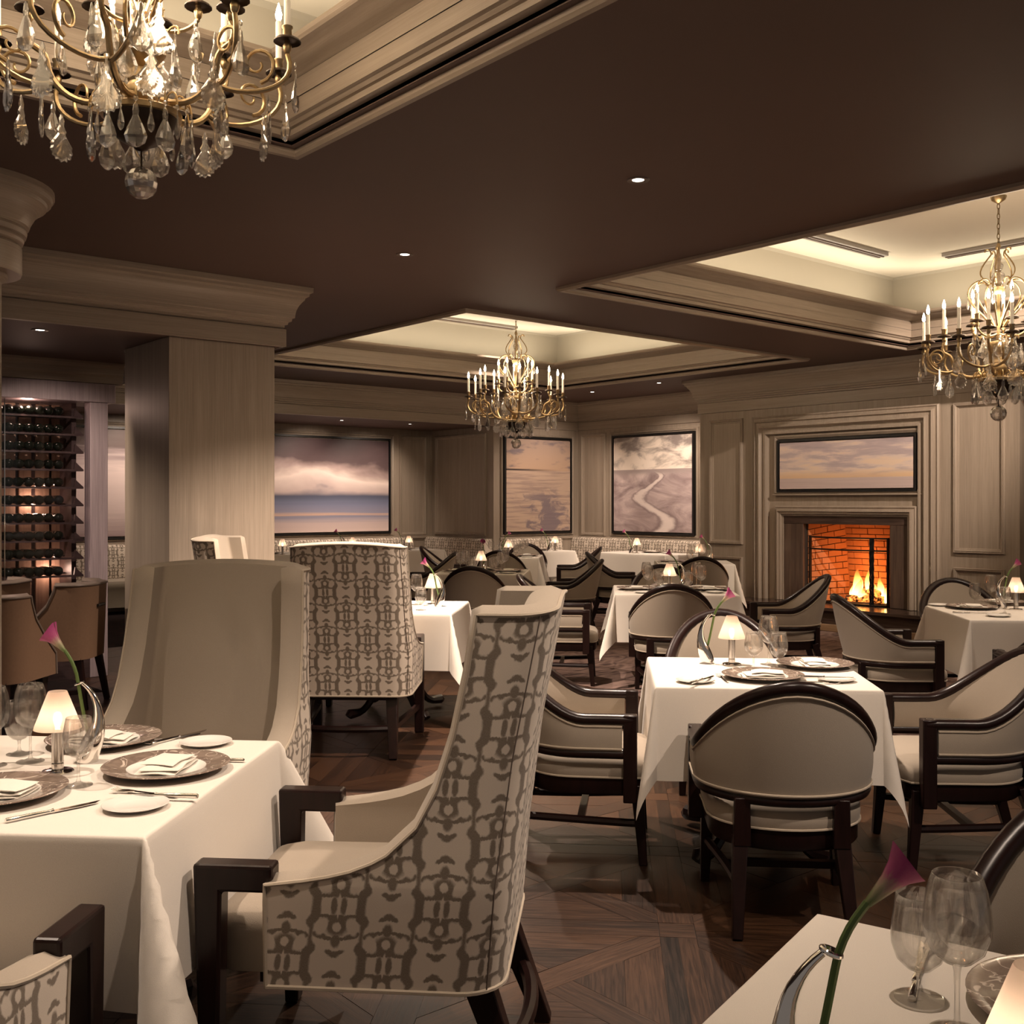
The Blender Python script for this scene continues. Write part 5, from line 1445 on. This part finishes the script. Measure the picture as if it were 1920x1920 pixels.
# --- table among the wing chairs
T1 = Tab(-1.252, 2.905, 0.96, 0.96, 'the table ringed by tall wing chairs', unique=11, d=0.39, fold=0.46)
wing(-0.265, 2.88, FRONT + 270, 'tall patterned wing chair with wooden arms pulled up sideways to the dressed table')
wing(-1.165, 3.98, FRONT + 180, 'tall wing chair showing its plain grey inside across the dressed table')
wing(-1.275, 1.88, FRONT, 'wing chair cut off by the frame, only its patterned side and dark arm showing')
put_lamp(T1, on(108, 1448))
put_vase(T1, on(163, 1428), -TH, tall=1.0)
for k, p, sfx in (('m', (147, 1473), ''), ('b', (57, 1428), ', before the water glass'), ('w', (36, 1414), ''), ('b', (-14, 1436), ', cut by the frame')): put_glass(T1, k, on(*p), sfx)
put_charger(T1, on(312, 1446), face(FRONT + 270), ', by the sideways chair'); put_charger(T1, on(195, 1393), face(FRONT + 180), ', half behind the vase')
put_charger(T1, on(-8, 1494), face(FRONT), ', cut by the frame')
put_bread(T1, on(254, 1515), ', below crossed cutlery'); put_bread(T1, on(386, 1396), ', against the plain-faced chair')
put_knife(T1, on(103, 1524), face(FRONT + 38), ', lying alone'); put_knife(T1, on(288, 1494, 0.008), face(FRONT + 272), ', over a fork'); put_fork(T1, on(270, 1490), face(FRONT + 285), ', under a knife')
put_knife(T1, on(338, 1384), face(FRONT + 25), ', beside the far bread plate'); put_fork(T1, on(322, 1388), face(FRONT + 215), ', beside the far bread plate'); put_knife(T1, on(384, 1428), face(FRONT + 270), ', half under a charger')

# --- table ringed by four barrel chairs
T2 = Tab(1.056, 4.70, 0.88, 0.84, 'the table with four barrel chairs on parquet', unique=5, d=0.38, fold=0.14)
chair(0.995, 3.99, FRONT, 'barrel chair seen squarely from behind, tucked under the set table on the parquet')
chair(0.315, 4.74, FRONT + 92, 'barrel chair with its arm close behind the tall patterned chair, facing the set table')
chair(1.90, 4.62, FRONT + 268, 'barrel chair turned to show grey seat and polished arm curve, legs on the parquet')
chair(1.15, 5.76, FRONT + 180, 'barrel chair behind the table lamp, facing out over the set table')
put_lamp(T2, on(1372, 1246)); put_vase(T2, on(1327, 1243), -TH + R(180))
for k, p in (('m', (1413, 1262)), ('b', (1441, 1246)), ('w', (1460, 1251))): put_glass(T2, k, on(*p))
put_charger(T2, on(1430, 1272), face(FRONT), ', under the lamp'); put_charger(T2, on(1528, 1250), face(FRONT + 268), ', beyond the glasses')
put_bread(T2, on(1303, 1279), ', below the vase'); put_bread(T2, on(1568, 1277), ', with cutlery across'); put_fork(T2, on(1355, 1273), face(FRONT - 6), ', upright'); put_knife(T2, on(1318, 1276, 0.012), face(FRONT + 30), ', on a plate')
put_knife(T2, on(1548, 1272, 0.012), face(FRONT + 90), ', crosswise'); put_fork(T2, on(1530, 1282), face(FRONT + 95), ', crosswise')

# --- corner table nearest the lens
RZ3 = -(TH + R(34.4))
T3 = Tab(0.669, 1.31, 0.90, 0.90, 'the table with the big purple calla', rz=RZ3, unique=3)
put_vase(T3, (*W(0.345, 1.238), ZT + 0.0005), -TH + R(180), tall=0.88)
put_glass(T3, 'b', (*W(0.620, 1.50), ZT + 0.0005)); put_glass(T3, 'w', (*W(0.607, 1.605), ZT + 0.0005))
put_lamp(T3, (*W(0.585, 1.20), ZT + 0.0005))
put_charger(T3, (*W(0.835, 1.545), ZT + 0.0005), -(TH + R(34.4)) + R(180))
put_knife(T3, on(1722, 1822), face(25)); put_fork(T3, on(1735, 1800, 0.004), face(30))
chair(1.20, 2.10, 34.4 + 180, 'barrel chair mostly out of frame beside the large calla bloom table')

# --- further tables
T4 = Tab(1.36, 9.1, 0.98, 0.98, 'the carpet table before the fireplace', unique=8)
chair(1.235, 8.36, FRONT, 'barrel chair seen from behind at the carpeted table before the fireplace')
chair(0.42, 9.05, FRONT + 90, 'barrel chair with open side rails seen beyond the tall patterned chair top')
chair(2.30, 9.10, FRONT + 268, 'barrel chair standing against the fire glow, its back to the flames')
chair(1.43, 10.2, FRONT + 180, 'barrel chair half hidden behind the glasses of the table before the fireplace')
auto_set(T4, (270, 90, 0, 180), {270: 'by the back-turned chair', 90: 'by the half-hidden chair', 0: 'toward the fire', 180: 'by the open-railed chair'}, lamp=(-0.03, 0.0), vase=(0.065, -0.03), vrz=R(0))
T5 = Tab(2.25, 13.35, 0.90, 0.90, 'the table by the fireplace wall panels')
chair(2.16, 12.42, FRONT, 'barrel chair seen from behind at the table near the fireplace wall')
chair(1.28, 13.2, FRONT + 90, 'barrel chair back to back with another, facing the table near the fireplace wall')
auto_set(T5, (180, 270), {180: 'by the paired chair', 270: 'by the back-turned chair'}, lamp=(0.08, 0.1), vase=(0.2, 0.05), vrz=0)
T9 = Tab(-0.31, 11.5, 0.92, 0.92, 'the table behind the tall patterned chairs')
chair(-0.36, 10.62, FRONT, 'barrel chair with warm lit brown back beyond the tall patterned chairs')
chair(0.60, 11.55, FRONT + 270, 'barrel chair back to back with another, facing the table behind the tall chairs')
auto_set(T9, (270, 90, 0, 180), {270: 'by the brown-lit chair', 90: 'toward the paintings', 0: 'by the paired chair', 180: 'toward the alcove'}, lamp=(-0.02, 0.0), vase=(0.0, 0.10), vrz=R(90))
T10 = Tab(-0.05, 14.85, 0.88, 0.88, 'the table before the beach painting')
chair(-0.13, 14.0, FRONT, 'barrel chair seen from behind at the table before the beach painting')
chair(0.85, 14.75, FRONT + 268, 'barrel chair in profile facing the table before the beach painting')
chair(-0.90, 14.9, FRONT + 90, 'barrel chair showing its inside, facing the table before the beach painting')
chair(0.18, 15.60, FRONT + 180, 'barrel chair beyond the table before the beach painting')
auto_set(T10, (270, 0, 180), {270: 'by the back-turned chair', 0: 'by the profile chair', 180: 'by the open chair'}, lamp=(0.0, 0.0), vase=(-0.09, 0.0), vrz=R(180))
chair(-1.06, 13.15, FRONT + 270, 'barrel chair turned away beside the back-turned tall patterned chair')
T11 = Tab(-0.82, 7.66, 0.90, 0.90, 'the table faced by the back-turned tall chair')
wing(-0.955, 6.62, FRONT - 3, 'tall patterned wing chair seen squarely from behind')
wing(-1.79, 7.62, FRONT + 88, 'tall wing chair whose top shows against the square pillar')
put_lamp(T11, on(812, 1133)); put_vase(T11, on(822, 1137), -TH + R(0)); put_glass(T11, 'w', on(789, 1144)); put_glass(T11, 'b', on(781, 1134))
T16 = Tab(3.40, 7.21, 0.94, 0.94, 'the table under the fireside chandelier', unique=9)
chair(2.50, 7.12, FRONT + 86, 'barrel chair with rounded back toward the fire, facing the table beside the fireplace panel')
chair(3.50, 8.30, FRONT + 180, 'barrel chair beyond the table beside the fireplace panel, facing out')
chair(3.16, 6.15, FRONT, 'barrel chair partly cut off behind the polished armchair curve')
put_lamp(T16, on(1905, 1143)); put_vase(T16, on(1880, 1141), -TH + R(180))
for k, p in (('w', (1828, 1134)), ('b', (1858, 1136)), ('m', (1884, 1151))): put_glass(T16, k, on(*p))
put_charger(T16, on(1822, 1141), face(FRONT + 90), ', by the rounded chair back'); put_charger(T16, on(1880, 1132), face(FRONT + 180), ', behind the glasses'); put_bread(T16, on(1872, 1156), ', before the glasses'); put_bread(T16, on(1762, 1136), ', at the cloth corner')
put_knife(T16, on(1820, 1150), face(FRONT + 95)); put_fork(T16, on(1790, 1137), face(FRONT + 95))
# --- banquette tables, square to the walls
def bt(xy, a, b, where, seats, **kw):
    t_ = Tab(0, 0, a, b, where, rz=0.0, xy=xy); auto_set(t_, seats, cut=False, **kw); return t_
bt((11.60, 10.82), 0.66, 1.36, 'the banquette table under the river painting', (0,), lamp=(-0.16, 0.02), vase=(-0.16, 0.14), vrz=R(-50))
bt((10.99, 12.38), 0.74, 0.62, 'the banquette table under the beach painting', (90,), lamp=(0.1, -0.16), vase=(-0.06, -0.18), vrz=R(-50))
bt((9.60, 13.95), 0.80, 0.70, 'the alcove table by the panelled end', (90,), lamp=(-0.15, -0.18), vase=(-0.27, -0.18), vrz=R(-50))
bt((8.42, 13.95), 0.80, 0.70, 'the alcove table under the storm painting', (90,), lamp=(0.02, -0.18), vase=(-0.15, -0.18), vrz=R(-50))
bt((7.27, 13.95), 0.80, 0.70, 'the alcove table beside the pillar', (90,), lamp=(0.02, -0.18), vase=(-0.15, -0.18), vrz=R(-50))
PCH.place((7.75, 13.1, 0), R(8), 'barrel chair at the alcove table beside the square pillar', 'chair')

# --- bar side
for (u, v, ang, lb) in ((-3.34, 8.0, 268, 'brown leather bar chair with its outer side showing by the wine rack'), (-3.36, 6.95, 5, 'brown leather bar chair with a black pull handle on its back'), (-3.97, 8.12, 268, 'brown leather bar chair half hidden behind the two others')):
    PBC.place((*W(u, v), 0), face(ang), lb, 'chair')

# --- added unseen spots without fittings, brightening tables, chairs, paintings and bar
for (x, y, z, p, beam, tg) in ((0.35, 3.75, 3.97, 260, 52, (0.95, 3.0, 0.76)), (1.6, 0.9, 3.97, 170, 70, (2.0, 2.2, 0.6)), (3.3, 0.3, ZC - 0.01, 170, 66, (3.7, 2.6, 0.6)), (3.25, 1.45, ZC - 0.01, 230, 52, (1.75, 2.3, 0.8)), (6.85, 2.4, 3.97, 200, 60, (7.2, 3.3, 0.76)), (9.3, 3.3, 3.97, 620, 46, (11.3, 7.3, 1.5)), (6.6, 8.2, 3.97, 230, 65, (6.8, 6.2, 0.7)), (9.0, 10.9, 3.97, 160, 75, (9.7, 11.6, 0.8)), (1.5, 7.9, ZS - 0.01, 130, 95, (2.2, 8.2, 0.6)), (5.6, 13.7, ZS - 0.01, 90, 95, (5.4, 14.8, 1.5))):
    spot('added_spot', (x, y, z), p, beam, 0.8, tg, WARM, 0.03)
